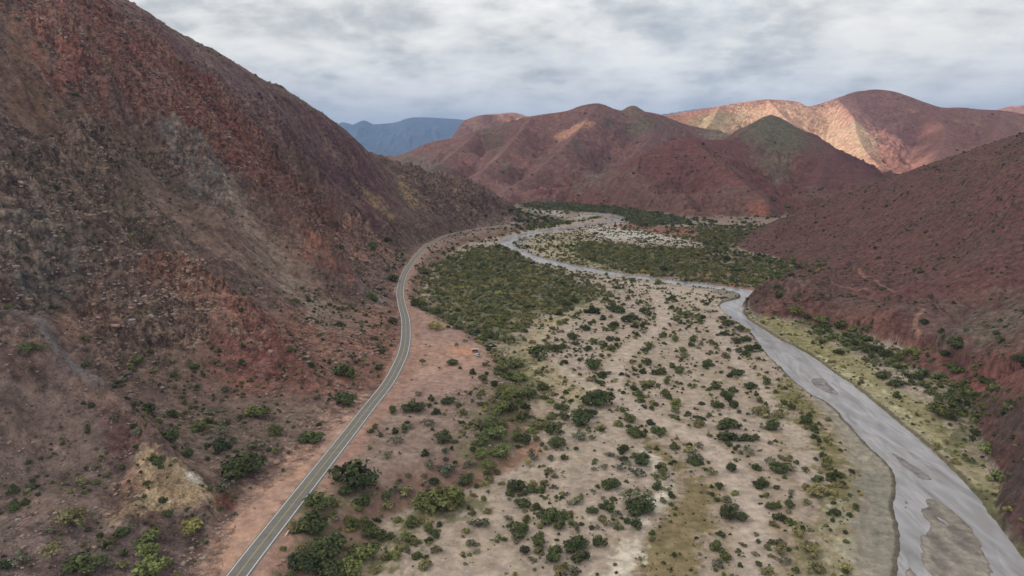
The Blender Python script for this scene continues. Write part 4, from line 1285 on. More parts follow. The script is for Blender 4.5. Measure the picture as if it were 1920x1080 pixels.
# sand flat, near
hp("967,920,38; 957,928,26; 980,952,30; 975,1003,42; 1032,978,46; 1049,991,26; 1010,1022,30; 1038,1048,44; 1080,1030,50; 1122,1024,32; 1088,1052,38; 1145,917,38; 1200,962,54; 1192,990,26; 1203,868,42; 1168,848,32; 1043,838,38; 1057,862,16; 1137,958,38; 983,1038,20", 'dark green')
hp("1193,946,66; 1077,946,34; 952,975,20; 1057,964,18; 1133,878,20; 1113,882,12; 1195,895,28; 1143,856,20", 'grey-green', )
hp("897,988,42; 887,1023,28; 970,1014,34; 997,1052,22; 1087,825,34; 1110,825,16; 1033,863,22; 1163,882,22; 1000,862,22; 1037,917,20; 1160,965,18", 'grey-green')
hp("998,912,22; 913,962,18; 888,932,14; 1130,982,24; 1005,825,18; 1013,802,18", 'olive')
hp("910,911,18; 875,1000,20", 'yellow-green')
hp("1035,815,34; 1120,762,58; 1107,783,26; 1052,768,28; 1087,796,52; 980,786,28; 960,774,24; 1193,818,40; 1233,814,28; 1220,796,20", 'dark green')
hp("1035,786,20; 1018,732,24; 1267,760,28; 1248,746,26; 1202,755,18; 1263,771,18; 1180,790,22; 1160,800,18", 'green')
# sand flat, right
hp("1363,826,38; 1397,827,32; 1363,803,48; 1417,882,20; 1460,886,34; 1427,914,34; 1532,903,24; 1363,974,40; 1390,976,26; 1480,952,22; 1447,808,22; 1303,872,34; 1370,884,24; 1493,871,12", 'dark green')
hp("1303,858,44; 1443,871,26; 1335,890,24; 1405,850,26; 1443,833,14; 1377,957,26; 1510,886,22; 1483,928,18; 1417,1042,18; 1310,841,24; 1392,1024,18", 'grey-green')
hp("1540,930,52; 1497,1004,34; 1517,1036,42; 1463,1036,32; 1443,1078,32; 1527,1074,36; 1433,780,42; 1463,782,30; 1510,945,20; 1513,918,22; 1450,988,20", 'olive')
hp("1405,659,22; 1438,721,22; 1469,758,14; 1447,801,20; 1383,704,24; 1340,728,28; 1408,728,26; 1417,742,16; 1375,735,20; 1323,692,16; 1375,765,22; 1345,765,24; 1398,640,20; 1388,622,20; 1355,600,16; 1365,612,20; 1380,640,18", 'dark green')
# sand flat, middle
hp("1110,588,34; 1008,670,42; 1102,658,22; 1040,660,24; 1055,654,20; 1110,692,38; 1097,620,20; 1150,616,28; 1180,604,30; 1207,588,22; 1262,690,20; 1205,701,16; 1165,704,12; 1073,636,22; 1150,585,24; 1130,600,18; 1165,588,20; 1213,685,22; 1142,640,16; 1135,650,16; 1190,615,18", 'dark green')
hp("1153,716,12; 1118,642,12; 1057,742,8", 'yellow-green')
hp("1275,700,20; 1250,720,18; 1265,640,18; 1280,660,20; 1300,640,18; 1290,595,22; 1310,600,16; 1270,600,18", 'green')
# far river bank
hp("1633,672,14; 1572,664,20; 1540,644,16; 1560,632,18; 1728,706,28; 1680,726,24; 1682,746,22; 1660,669,26; 1512,600,18; 1605,640,22; 1625,640,22; 1595,634,18; 1650,655,18; 1840,720,20; 1870,735,18", 'dark green')
hp("1657,710,30; 1765,780,52; 1790,760,40; 1815,745,36; 1700,668,26; 1760,712,30; 1795,700,28; 1830,790,40; 1850,850,36; 1865,900,40; 1715,665,22; 1490,592,26; 1545,606,30; 1578,618,28", 'green')
hp("1795,655,40; 1745,560,12; 1765,625,16; 1770,670,18; 1920,690,40; 1733,608,18; 1460,560,14", 'dark green')
hp("1334,425,22", 'dark green', True)


def surface_of(px, py, lab, dt):
    if lab == 2: return ('dark red hillside', 'shrubs on the red hill')
    if lab == 1 or px < 400 or (px < 740 and dt > 5 and py < 860): return ('rocky ground left of road', 'shrubs on the slope left of the road')
    if px > 1395 + max(0, py - 600) * .62 and py > 575: return ('far river bank', 'shrubs on the far river bank')
    if dt > 3:
        if 760 < px < 940 and 575 < py < 735: return ('pink dirt lot', 'shrubs on the dirt lot')
        return ('brown terrace right of road', 'shrubs on the brown terrace')
    return ('pale sand', 'shrubs on the pale sand flat')


BANDS = [(1030, 'at photo bottom'), (970, 'near photo bottom'), (905, 'low in photo'), (845, 'in lower third'), (790, 'below photo middle'),
         (730, 'just below middle'), (670, 'at photo middle'), (610, 'just above middle'), (0, 'above photo middle')]
ORD = ['', 'second', 'third', 'fourth', 'fifth', 'sixth', 'seventh', 'eighth', 'ninth', 'tenth', 'eleventh', 'twelfth', 'thirteenth', 'fourteenth', 'fifteenth', 'sixteenth', 'seventeenth', 'eighteenth', 'nineteenth', 'twentieth']
plants = []    # dicts of everything that becomes an object


def project(x, y, z):
    rx, ry, rz = x, y, z - CAMZ
    zc = ry * CP - rz * SP; yc = ry * SP + rz * CP
    return 960 + FPX * rx / zc, 540 - FPX * yc / zc, zc


hpx = np.array([(a, b) for a, b, *_ in hero_px])
hx, hy, hz = hit_fine(hpx[:, 0], hpx[:, 1])
_, hl = ground(hx, hy)
hdt = dist_line(hx, hy, TERRL, signed=True)
for i, (px, py, w, tone, tree) in enumerate(hero_px):
    _, _, zc = project(hx[i], hy[i], hz[i])
    plants.append(dict(x=hx[i], y=hy[i], z=hz[i], px=px, py=py, w=w, wm=w * zc / FPX * (1.08 if not tree else 1.0), tone=tone, tree=tree, lab=hl[i], dt=hdt[i]))

# ---- scatter of everything else (positions over the whole valley)
r = np.random.default_rng(21)
N = 520000
ya = np.sqrt(r.random(N) * (1900.0 ** 2 - 115.0 ** 2) + 115.0 ** 2)
ta = r.uniform(-.93, .95, N)
sx, sy = (ta * ya).astype(np.float32), ya.astype(np.float32)
AREA = (1900.0 ** 2 - 115.0 ** 2) / 2 * 1.88
PD = N / AREA                       # candidates per square metre
_, sl = ground(sx, sy)
sz = ground(sx, sy)[0]
sdt = dist_line(sx, sy, TERRL, signed=True)
sdr = dist_line(sx, sy, ROADL)
k = np.nonzero((sx > -60) & (sx < 560) & (sy < 1750))[0]
swd = np.full(N, -999.0, np.float32); swd[k] = poly_sd(sx[k], sy[k], WATER)
q1 = fbm(sx, sy, 55, 3, seed=101); q2 = fbm(sx, sy, 16, 3, seed=102); q3 = fbm(sx, sy, 6, 2, seed=103)


def zmask(px, flat=3, soft=3, warp=5):
    return mask_poly(sx, sy, pts(px, flat), soft, (warp * 2 * (q2 + q3)).astype(np.float32))

dens = np.zeros(N, np.float32)      # per m2
size = np.ones(N, np.float32)
kindp = np.zeros((N, 6), np.float32)   # dark, green, olive, grey, yellow, brown
def setz(m, d, s, p):
    global dens, size, kindp
    dens = dens * (1 - m) + m * d
    size = size * (1 - m) + m * s
    kindp = kindp * (1 - m[:, None]) + m[:, None] * np.array(p, np.float32)[None]

setz((sl == 0).astype(np.float32), .068 * np.clip(.22 + 3.2 * sstep(-.05, .4, q1 * .6 + q2), 0, 3), 1.6, (.3, .15, .15, .3, .04, .06))
setz(((sl == 0) & (sy > 1250)).astype(np.float32), .010 * sstep(-.2, .4, q1), 4.2, (.5, .2, .1, .2, 0, 0))
setz((sstep(0, 8, sdt) * (sl == 0) * (sy < 1300)).astype(np.float32), .085 * np.clip(.2 + 2.5 * sstep(-.1, .4, q2 + .5 * q1), 0, 3), 1.45, (.35, .12, .13, .35, .01, .04))
setz((sstep(-3, 4, sdt) * (1 - sstep(9, 18, sdt)) * (sl == 0) * (sy < 600)).astype(np.float32), .07, 2.2, (.45, .3, .1, .15, 0, 0))
LOT = [(770, 572), (800, 582), (850, 606), (905, 632), (935, 655), (935, 680), (905, 725), (830, 730), (740, 760), (690, 790), (640, 850), (700, 760), (755, 690), (775, 640)]
setz(zmask(LOT, 8, 2, 2) * (sl == 0), .006, .7, (.3, .1, .2, .4, 0, 0))
m1 = (sl == 1).astype(np.float32)
setz(m1, .040 * np.clip(.3 + 2.2 * sstep(-.1, .4, q2 + q1 * .7), 0, 3), 1.0, (.40, .06, .16, .32, .0, .06))
setz(m1 * sstep(0, 10, 34 - sz), .085 * np.clip(.3 + 2.2 * sstep(-.1, .4, q2), 0, 3), 1.35, (.4, .08, .16, .32, .0, .04))
setz(zmask([(1290, 420), (1420, 425), (1400, 450), (1450, 480), (1516, 515), (1470, 540), (1420, 548), (1300, 527), (1200, 515), (1250, 500), (1330, 455)], 1, 4, 8) * (sl == 0), .06, 2.4, (.3, .35, .2, .15, 0, 0))
setz(zmask([(1400, 500), (1440, 480), (1515, 515), (1465, 538), (1420, 546), (1370, 520)], 3, 4, 8) * (sl == 0), .16, 2.3, (.05, .75, .1, .05, .05, 0))
setz(m1 * sstep(60, 120, sz), .022 * np.clip(.3 + 2.2 * sstep(-.1, .4, q2 + q1), 0, 3), 1.3, (.5, .03, .12, .3, .0, .05))
setz((sl == 2).astype(np.float32), .034 * np.clip(.2 + 2.4 * sstep(-.1, .4, q2 + q1), 0, 3), 1.1, (.5, .04, .14, .26, 0, .06))
setz(((sl == 3) | (sl == 4)).astype(np.float32), .0030 * np.clip(.2 + 2.5 * sstep(-.1, .4, q1 + q2), 0, 3), 3.0, (.5, .1, .1, .3, 0, 0))
for i, P in enumerate(THICK):
    big = i in (0, 3, 4)
    gaps = .3 + .7 * sstep(-.22, .08, q2 + .6 * q3)
    setz(zmask(P, 4, 5, 24 if big else 12), (.19 if not big else .20) * gaps, 2.2 if not big else 2.35, (.07, .32, .36, .13, .10, .02) if i != 5 else (.3, .5, .14, .06, 0, 0))
setz(zmask([(1000, 378), (1120, 382), (1270, 408), (1300, 420), (1200, 424), (1150, 400), (1060, 395), (990, 388)], 1, 12, 20) * (sl == 0), .06, 4.6, (.2, .15, .15, .5, 0, 0))
setz(zmask([(960, 405), (1000, 412), (1080, 416), (1120, 408), (1040, 424), (990, 432), (960, 428)], 1, 6, 10), .06, 3.2, (.4, .2, .25, .1, .05, 0))
setz(zmask([(1000, 445), (1100, 432), (1110, 448), (1070, 470), (1100, 490), (1160, 508), (1060, 494), (990, 468)], 1, 4, 8), .06, 1.9, (.2, .2, .4, .1, .1, 0))
setz(zmask([(1480, 700), (1560, 800), (1600, 870), (1630, 930), (1600, 1100), (1500, 1100), (1540, 1000), (1560, 900), (1520, 820), (1460, 740)], 1, 4, 6), .10, 1.3, (.04, .1, .45, .1, .2, .15))
setz(zmask([(1395, 588), (1470, 640), (1560, 705), (1660, 780), (1780, 885), (1880, 1000), (1990, 1110), (1960, 1000), (1860, 880), (1790, 800), (1700, 735), (1600, 665), (1480, 600), (1430, 582)], 1, 3, 5), .10, 1.1, (.02, .15, .4, .1, .28, .08))
setz(zmask([(1195, 825), (1225, 850), (1262, 885), (1268, 925), (1225, 985), (1190, 1060), (1180, 1120), (1310, 1130), (1330, 1020), (1338, 940), (1300, 880), (1250, 840), (1215, 815)], 1, 2, 2), .30, .75, (.12, .05, .5, .1, .05, .3))
setz(zmask([(940, 660), (990, 640), (1010, 600), (1100, 575), (1150, 560), (1090, 590), (1020, 620), (1010, 660), (1060, 700), (1110, 740), (1080, 760), (1020, 720), (980, 760), (960, 700)], 1, 2, 4), .10, 1.2, (.1, .15, .35, .1, .2, .1))
setz(zmask([(1150, 545), (1300, 560), (1380, 620), (1350, 640), (1250, 600), (1180, 575)], 1, 5, 8), .035, 2.0, (.5, .2, .15, .15, 0, 0))
setz(zmask([(830, 925), (900, 880), (960, 850), (1010, 815), (1015, 830), (950, 880), (860, 915)], 1, 1, 1), .002, 1, (1, 0, 0, 0, 0, 0))
setz(zmask(MUD_px, .3, 1, 1), 0.0, 1, (1, 0, 0, 0, 0, 0))
for ln, wd_ in CHANNELS:
    dl = dist_line(sx, sy, smooth_line(pts(ln, 1), 5)) + 3 * q2
    side = (sl == 0) * (sdt < -4) * (swd < -6) * sstep(wd_ * 1.1, wd_ * 1.6, dl) * (1 - sstep(wd_ * 2.2, wd_ * 3.4, dl))
    setz(side.astype(np.float32) * .8, .085, 2.1, (.4, .2, .2, .16, .02, .02))
    dens[(dl < wd_) & (sdt < 0)] *= .12
dens[(swd > -2.0)] = 0
for bpx in bars_px[:1]: dens[zmask(bpx, 0, 1, 0) > .3] = 0
wroad = np.where((sdt > 0) & (sy < 330) & (sx < -75), 0, 0)
dens[sdr < 5.8] = 0
dens *= np.where((sdr < 11) & (sy < 1000), .35, 1)
SH = [(345, 1110), (400, 1000), (440, 950), (480, 905), (560, 840), (620, 780), (680, 735), (700, 745), (640, 820), (560, 920), (500, 990), (420, 1110)]
dens[zmask(SH, 9, 1, 2) > .4] *= .03
keep = r.random(N) < dens / PD
ki = np.nonzero(keep)[0]
ssz = size[ki] * np.exp(r.normal(0, .52, len(ki)))
ssz = np.where((sl[ki] == 0) & (r.random(len(ki)) < .5) & (ssz < 2.2), ssz * .45, ssz)
ssz = np.clip(ssz, .35, 9)
cum = np.cumsum(kindp[ki] / kindp[ki].sum(1, keepdims=True), 1)
rk = r.random(len(ki))[:, None]
st = np.minimum((rk > cum).sum(1), 5)
TN = list(TONES)
xx, yy, zz_ = sx[ki], sy[ki], sz[ki]
# nothing grows inside the hand-placed shrubs
hxx = np.array([p['x'] for p in plants]); hyy = np.array([p['y'] for p in plants]); hww = np.array([p['wm'] for p in plants])
ok = np.ones(len(ki), bool)
for i in range(len(hxx)):
    ok &= (xx - hxx[i]) ** 2 + (yy - hyy[i]) ** 2 > (.42 * hww[i] + .25 * ssz) ** 2
xx, yy, zz_, ssz, st = xx[ok], yy[ok], zz_[ok], ssz[ok], st[ok]
lab_, dt_ = sl[ki][ok], sdt[ki][ok]
ppx, ppy, pzc = project(xx, yy, zz_)
pw = ssz * FPX / pzc
inview = (ppx > 4) & (ppx < 1916) & (ppy > 200) & (ppy < 1078)
# visibility: walk from the plant to the camera over the terrain
tt = np.linspace(.02, .9, 40)
visible = np.ones(len(xx), bool)
big_i = np.nonzero(inview)[0]
for f in tt:
    gx, gy = xx[big_i] * (1 - f), yy[big_i] * (1 - f)
    gz = (zz_[big_i] + ssz[big_i] * .5) * (1 - f) + CAMZ * f
    okk = gy > 106
    g = np.full(len(gx), -1e3); 
    if okk.any(): g[okk] = ground(gx[okk], gy[okk])[0]
    visible[big_i] &= g < gz
cand = np.nonzero(inview & visible)[0]
order = cand[np.argsort(-pw[cand])]
need = max(0, 300 - sum(1 for p in plants if not p['tree']))
pick = order[:need]
for i in pick:
    plants.append(dict(x=xx[i], y=yy[i], z=zz_[i], px=ppx[i], py=ppy[i], w=pw[i], wm=ssz[i], tone=TN[st[i]], tree=False, lab=lab_[i], dt=dt_[i]))
rest = np.ones(len(xx), bool); rest[pick] = False
print('plants', len(plants), 'undergrowth', rest.sum(), 'picked down to', pw[order[need - 1]] if need else 0)

# labels
for p in plants:
    sname, grp = surface_of(p['px'], p['py'], p['lab'], p['dt'])
    p['surf'] = sname; p['grp'] = grp
    p['size'] = 'large' if p['w'] > 36 else ('mid-sized' if p['w'] > 20 else 'small')
    p['band'] = next(b for y0, b in BANDS if p['py'] >= y0)
from collections import defaultdict
cls = defaultdict(list)
for p in plants: cls[(p['size'], p['tone'], p['tree'], p['surf'], p['band'])].append(p)
for key, ps in cls.items():
    ps.sort(key=lambda q: q['px'])
    for j, p in enumerate(ps):
        what = f"{key[0]} {key[1]} {'tree' if key[2] else 'shrub'}"
        tail = ''
        if len(ps) > 1:
            if j == len(ps) - 1: tail = ', rightmost'
            else: tail = ', ' + ('leftmost' if j == 0 else ORD[min(j, 19)] + ' from left')
        p['label'] = f"{what} on {key[3]} {key[4]}{tail}"

rp = random.Random(5)
for p in plants:
    w = p['wm']
    if p['tree']:
        o = bpy.data.objects.new('tree', None); COL.objects.link(o)
        a = bpy.data.objects.new('trunk', TRUNK); b = bpy.data.objects.new('crown', TREE[p['tone']])
        for c in (a, b): COL.objects.link(c); c.parent = o
        s = (w, w, w * 1.0)
    else:
        shp = rp.randrange(4)
        if p['w'] >= 13:
            o = bpy.data.objects.new('shrub', None); COL.objects.link(o)
            a = bpy.data.objects.new('foliage', FOL[p['tone']][shp]); b = bpy.data.objects.new('stem', STEMS[rp.randrange(3)])
            for c in (a, b): COL.objects.link(c); c.parent = o
        else:
            o = bpy.data.objects.new('shrub', FOL[p['tone']][shp]); COL.objects.link(o); a = o
        SRC.setdefault((p['tone'], shp), a)
        s = (w, w * rp.uniform(.8, 1.05), w * rp.uniform(.82, 1.1) * (.85 if w > 7 else 1))
    o.location = (p['x'], p['y'], p['z'] - .02 * w)
    o.rotation_euler = (0, 0, rp.uniform(0, 6.28))
    o.scale = s
    tag(o, p['label'], 'tree' if p['tree'] else 'shrub', p['grp'] if not p['tree'] else 'small trees in the valley')


def scatter_object(name, x, y, z, s, kind_idx, sources, label, cat, zsq=None):
    """ONE object of points that carries copies of real objects of the scene"""
    n = len(x)
    me = bpy.data.meshes.new(name)
    me.vertices.add(n); me.vertices.foreach_set('co', np.stack([x, y, z], 1).astype(np.float32).ravel())
    for an, dt, v in (('scl', 'FLOAT', s), ('rz', 'FLOAT', r.random(n) * 6.283), ('knd', 'INT', kind_idx), ('sq', 'FLOAT', r.uniform(.8, 1.15, n) if zsq is None else zsq)):
        a = me.attributes.new(an, dt, 'POINT'); a.data.foreach_set('value', np.asarray(v, np.float32 if dt == 'FLOAT' else np.int32))
    ob = link(name, me)
    ng = bpy.data.node_groups.new(name + '_scatter', 'GeometryNodeTree')
    ng.interface.new_socket('Geometry', in_out='INPUT', socket_type='NodeSocketGeometry')
    ng.interface.new_socket('Geometry', in_out='OUTPUT', socket_type='NodeSocketGeometry')
    gi = ng.nodes.new('NodeGroupInput'); go = ng.nodes.new('NodeGroupOutput')
    jn = ng.nodes.new('GeometryNodeJoinGeometry')
    def na(nm, dt):
        q = ng.nodes.new('GeometryNodeInputNamedAttribute'); q.data_type = dt; q.inputs[0].default_value = nm
        return q.outputs[0]
    scl = na('scl', 'FLOAT'); rz = na('rz', 'FLOAT'); knd = na('knd', 'INT'); sq = na('sq', 'FLOAT')
    mz = ng.nodes.new('ShaderNodeMath'); mz.operation = 'MULTIPLY'; ng.links.new(scl, mz.inputs[0]); ng.links.new(sq, mz.inputs[1])
    cs = ng.nodes.new('ShaderNodeCombineXYZ'); ng.links.new(scl, cs.inputs[0]); ng.links.new(scl, cs.inputs[1]); ng.links.new(mz.outputs[0], cs.inputs[2])
    cr = ng.nodes.new('ShaderNodeCombineXYZ'); ng.links.new(rz, cr.inputs[2])
    e2r = ng.nodes.new('FunctionNodeEulerToRotation'); ng.links.new(cr.outputs[0], e2r.inputs[0])
    for i, src in enumerate(sources):
        oi = ng.nodes.new('GeometryNodeObjectInfo'); oi.inputs['Object'].default_value = src; oi.inputs['As Instance'].default_value = True
        cmpn = ng.nodes.new('FunctionNodeCompare'); cmpn.data_type = 'INT'; cmpn.operation = 'EQUAL'
        ng.links.new(knd, cmpn.inputs[2]); cmpn.inputs[3].default_value = i
        ip = ng.nodes.new('GeometryNodeInstanceOnPoints')
        ng.links.new(gi.outputs[0], ip.inputs['Points']); ng.links.new(cmpn.outputs[0], ip.inputs['Selection'])
        ng.links.new(oi.outputs['Geometry'], ip.inputs['Instance'])
        ng.links.new(e2r.outputs[0], ip.inputs['Rotation']); ng.links.new(cs.outputs[0], ip.inputs['Scale'])
        ng.links.new(ip.outputs[0], jn.inputs[0])
    ng.links.new(jn.outputs[0], go.inputs[0])
    md = ob.modifiers.new('scatter', 'NODES'); md.node_group = ng
    tag(ob, label, cat, kind='stuff')
    return ob

srcs, smap = [], {}
for ti, tn in enumerate(TN):
    av = [s_ for (t_, s_) in SRC if t_ == tn]
    for a_ in av:
        smap.setdefault(ti, []).append(len(srcs)); srcs.append(SRC[(tn, a_)])
    if not av: smap[ti] = smap[0]
kidx = np.array([smap[t_][int(q_ * len(smap[t_]))] for t_, q_ in zip(st[rest], r.random(rest.sum()))], np.int32)
scatter_object('undergrowth', xx[rest], yy[rest], zz_[rest] - .03 * ssz[rest], ssz[rest], kidx, srcs,
               'dense green thickets and scattered small scrub over the valley and slopes', 'undergrowth')

# ------------------------------------------------------------------ stones
def rock_mesh(seed, name='boulder', sub=2):
    bm = bmesh.new(); bmesh.ops.create_icosphere(bm, subdivisions=sub, radius=.5)
    rr_ = random.Random(seed); ax = [Vector((rr_.gauss(0, 1), rr_.gauss(0, 1), rr_.gauss(0, 1))).normalized() for _ in range(9)]
    for v in bm.verts:
        d = v.co.normalized(); s = 1
        for a in ax:
            k_ = d.dot(a)
            if k_ > .55: s = min(s, .55 / k_ * 1.15)
        v.co = d * .5 * s
        v.co.x *= 1.25; v.co.z *= .75
    me = bpy.data.meshes.new(name); bm.to_mesh(me); bm.free()
    return me
ROCKM = simple_mat('pinkish_rock', (.30, .195, .165), .9, 1.6, .35, bump=(2.0, .6, .3))
ROCKG = simple_mat('grey_rock', (.30, .26, .25), .9, 1.6, .35, bump=(2.0, .6, .3))
RM = [rock_mesh(i) for i in range(4)]
for i, me in enumerate(RM): me.materials.append(ROCKM if i < 3 else ROCKG)

rocks_hand = [
    (522, 1062, 9, 'pinkish boulder beside the brushwood at the photo\'s bottom edge, left of two', 0),
    (531, 1054, 11, 'taller pinkish boulder beside the brushwood near the photo\'s bottom edge, right of two', 1),
    (780, 629, 7, 'lone pale stone on the dirt beside the road bend', 3),
    (806, 650, 8, 'dark stone at the upper end of the stone row on the dirt lot', 2),
    (797, 667, 8, 'brown stone at the lower end of the stone row on the dirt lot', 0),
]
rsrc = []
for (px, py, w, lb, mi) in rocks_hand:
    x, y, z = hit_fine(px, py); _, _, zc = project(x[0], y[0], z[0])
    o = bpy.data.objects.new('boulder', RM[mi]); COL.objects.link(o)
    s = w * zc / FPX; o.location = (x[0], y[0], z[0] + .18 * s); o.scale = (s * .85, s * .7, s * .7); o.rotation_euler = (.1, .2, px)
    tag(o, lb, 'boulder')
    if mi not in [m_ for m_, _ in rsrc]: rsrc.append((mi, o))
rsrc = [o for _, o in sorted(rsrc, key=lambda t_: t_[0])]

# loose stones: scree, talus foot, terrace edge
N2 = 330000
ya2 = np.sqrt(r.random(N2) * (900.0 ** 2 - 115.0 ** 2) + 115.0 ** 2); ta2 = r.uniform(-.86, .86, N2)
bx, by = (ta2 * ya2).astype(np.float32), ya2.astype(np.float32)
bz, bl = ground(bx, by)
bdt = dist_line(bx, by, TERRL, signed=True); bdr = dist_line(bx, by, ROADL)
b1 = fbm(bx, by, 30, 3, seed=120); b2 = fbm(bx, by, 9, 2, seed=121)
boc = outcrop(bx, by)
dn = np.where(bl == 1, .03 + .12 * sstep(0, .4, b1 + b2) + .34 * boc * sstep(-.2, .3, b1 + b2), 0) + np.where((bl == 0) & (bdt > 0), .02 + .08 * sstep(.1, .4, b1 + b2), 0) + np.where((bdt > -3) & (bdt < 12) & (bl == 0), .10, 0) + np.where(bl == 2, .01, 0)
rub = mask_poly(bx, by, pts([(775, 545), (800, 538), (822, 545), (818, 560), (790, 563), (772, 558)], 9), 1.5)
rub2 = mask_poly(bx, by, pts([(840, 735), (900, 715), (945, 690), (955, 705), (915, 745), (870, 760), (840, 752)], 8), 3)
dn = dn + rub * .9 + rub2 * .4
dn[bdr < 9] = 0
dn[mask_poly(bx, by, pts(LOT, 8), 1) > .5] *= .1
PD2 = N2 / ((900.0 ** 2 - 115.0 ** 2) / 2 * 1.72)
kb = np.nonzero(r.random(N2) < dn / PD2)[0]
bs_ = np.clip(.42 * np.exp(r.normal(0, .5, len(kb))), .15, 2.2) * (1 + .9 * rub[kb] + .9 * rub2[kb]) * np.where(bl[kb] == 1, 1 + 1.2 * boc[kb], 1)
scatter_object('rubble', bx[kb], by[kb], bz[kb] + .1 * bs_, bs_, r.integers(0, len(rsrc), len(kb)), rsrc, 'loose pinkish and grey stones strewn over slopes and terrace edge', 'rubble')
print('rocks', len(kb))

# ------------------------------------------------------------------ things people left here
def box(bm, cx, cy, cz, sx_, sy_, sz_, bev=.0):
    ret = bmesh.ops.create_cube(bm, size=1.0, matrix=Matrix.Translation((cx, cy, cz)) @ Matrix.Diagonal((sx_, sy_, sz_, 1)))
    if bev:
        es = list({e for v in ret['verts'] for e in v.link_edges})
        bmesh.ops.bevel(bm, geom=es, offset=bev, segments=2, affect='EDGES', profile=.6)


def part(name, bm, mat, parent):
    me = bpy.data.meshes.new(name); bm.to_mesh(me); bm.free()
    return link(name, me, mat, parent)


def empty(name, loc, rz, label, cat, group=None):
    o = bpy.data.objects.new(name, None); COL.objects.link(o); o.location = loc; o.rotation_euler = (0, 0, rz)
    return tag(o, label, cat, group)

PW = simple_mat('white_paint', (.74, .74, .72), .45, 2.0, .06)
PG = simple_mat('dark_glass', (.03, .035, .04), .12)
PT = simple_mat('black_rubber', (.02, .02, .02), .8)
PB = simple_mat('navy_cloth', (.03, .05, .14), .8, 3.0, .2)
PM = simple_mat('mint_white_paint', (.55, .66, .60), .5, 2.0, .08)
PR = simple_mat('brown_board', (.16, .075, .05), .8, 3.0, .25)
PK = simple_mat('cream_cloth', (.58, .54, .42), .8, 3.0, .15)
PC = simple_mat('pale_concrete', (.62, .52, .46), .85, 3.0, .15)
PL = simple_mat('bleached_wood', (.55, .48, .42), .85, 3.0, .2)


def road_dir(x, y):
    i = int(np.argmin((ROADL[:, 0] - x) ** 2 + (ROADL[:, 1] - y) ** 2)); i = min(max(i, 1), len(ROADL) - 2)
    d = ROADL[i + 1] - ROADL[i - 1]; return math.atan2(d[1], d[0]), ROADL[i]


def wheel_bm(cx, cy, rad, wid):
    bm = bmesh.new()
    bmesh.ops.create_cone(bm, cap_ends=True, segments=18, radius1=rad, radius2=rad, depth=wid, matrix=Matrix.Translation((cx, cy, rad)) @ Matrix.Rotation(math.pi / 2, 4, 'X'))
    return bm


def build_bus():
    x, y, _ = at_z(968, 421, ROAD_Z)
    a, p = road_dir(x, y)
    n = np.array([-math.sin(a), math.cos(a)])
    o = empty('bus', (p[0] + n[0] * 1.5, p[1] + n[1] * 1.5, ROAD_Z + .03), a, 'small white bus on the road where it rounds the far hill', 'bus')
    bm = bmesh.new(); box(bm, 0, 0, 1.75, 9.2, 2.4, 2.6, .22); part('body', bm, PW, o)
    for s in (1, -1):
        for k_ in range(5):
            bm = bmesh.new(); box(bm, -3.2 + 1.55 * k_, s * 1.205, 2.15, 1.3, .05, .85); part('window', bm, PG, o)
    for s in (1, -1):
        bm = bmesh.new(); box(bm, s * 4.6, 0, 2.05, .06, 2.0, 1.15); part('windscreen', bm, PG, o)
        for q_ in (1, -1): part('wheel', wheel_bm(s * 2.9, q_ * 1.05, .5, .3), PT, o)
    bm = bmesh.new(); box(bm, -.5, 0, 3.15, 2.0, 1.4, .22, .06); part('roof_unit', bm, PM, o)
build_bus()


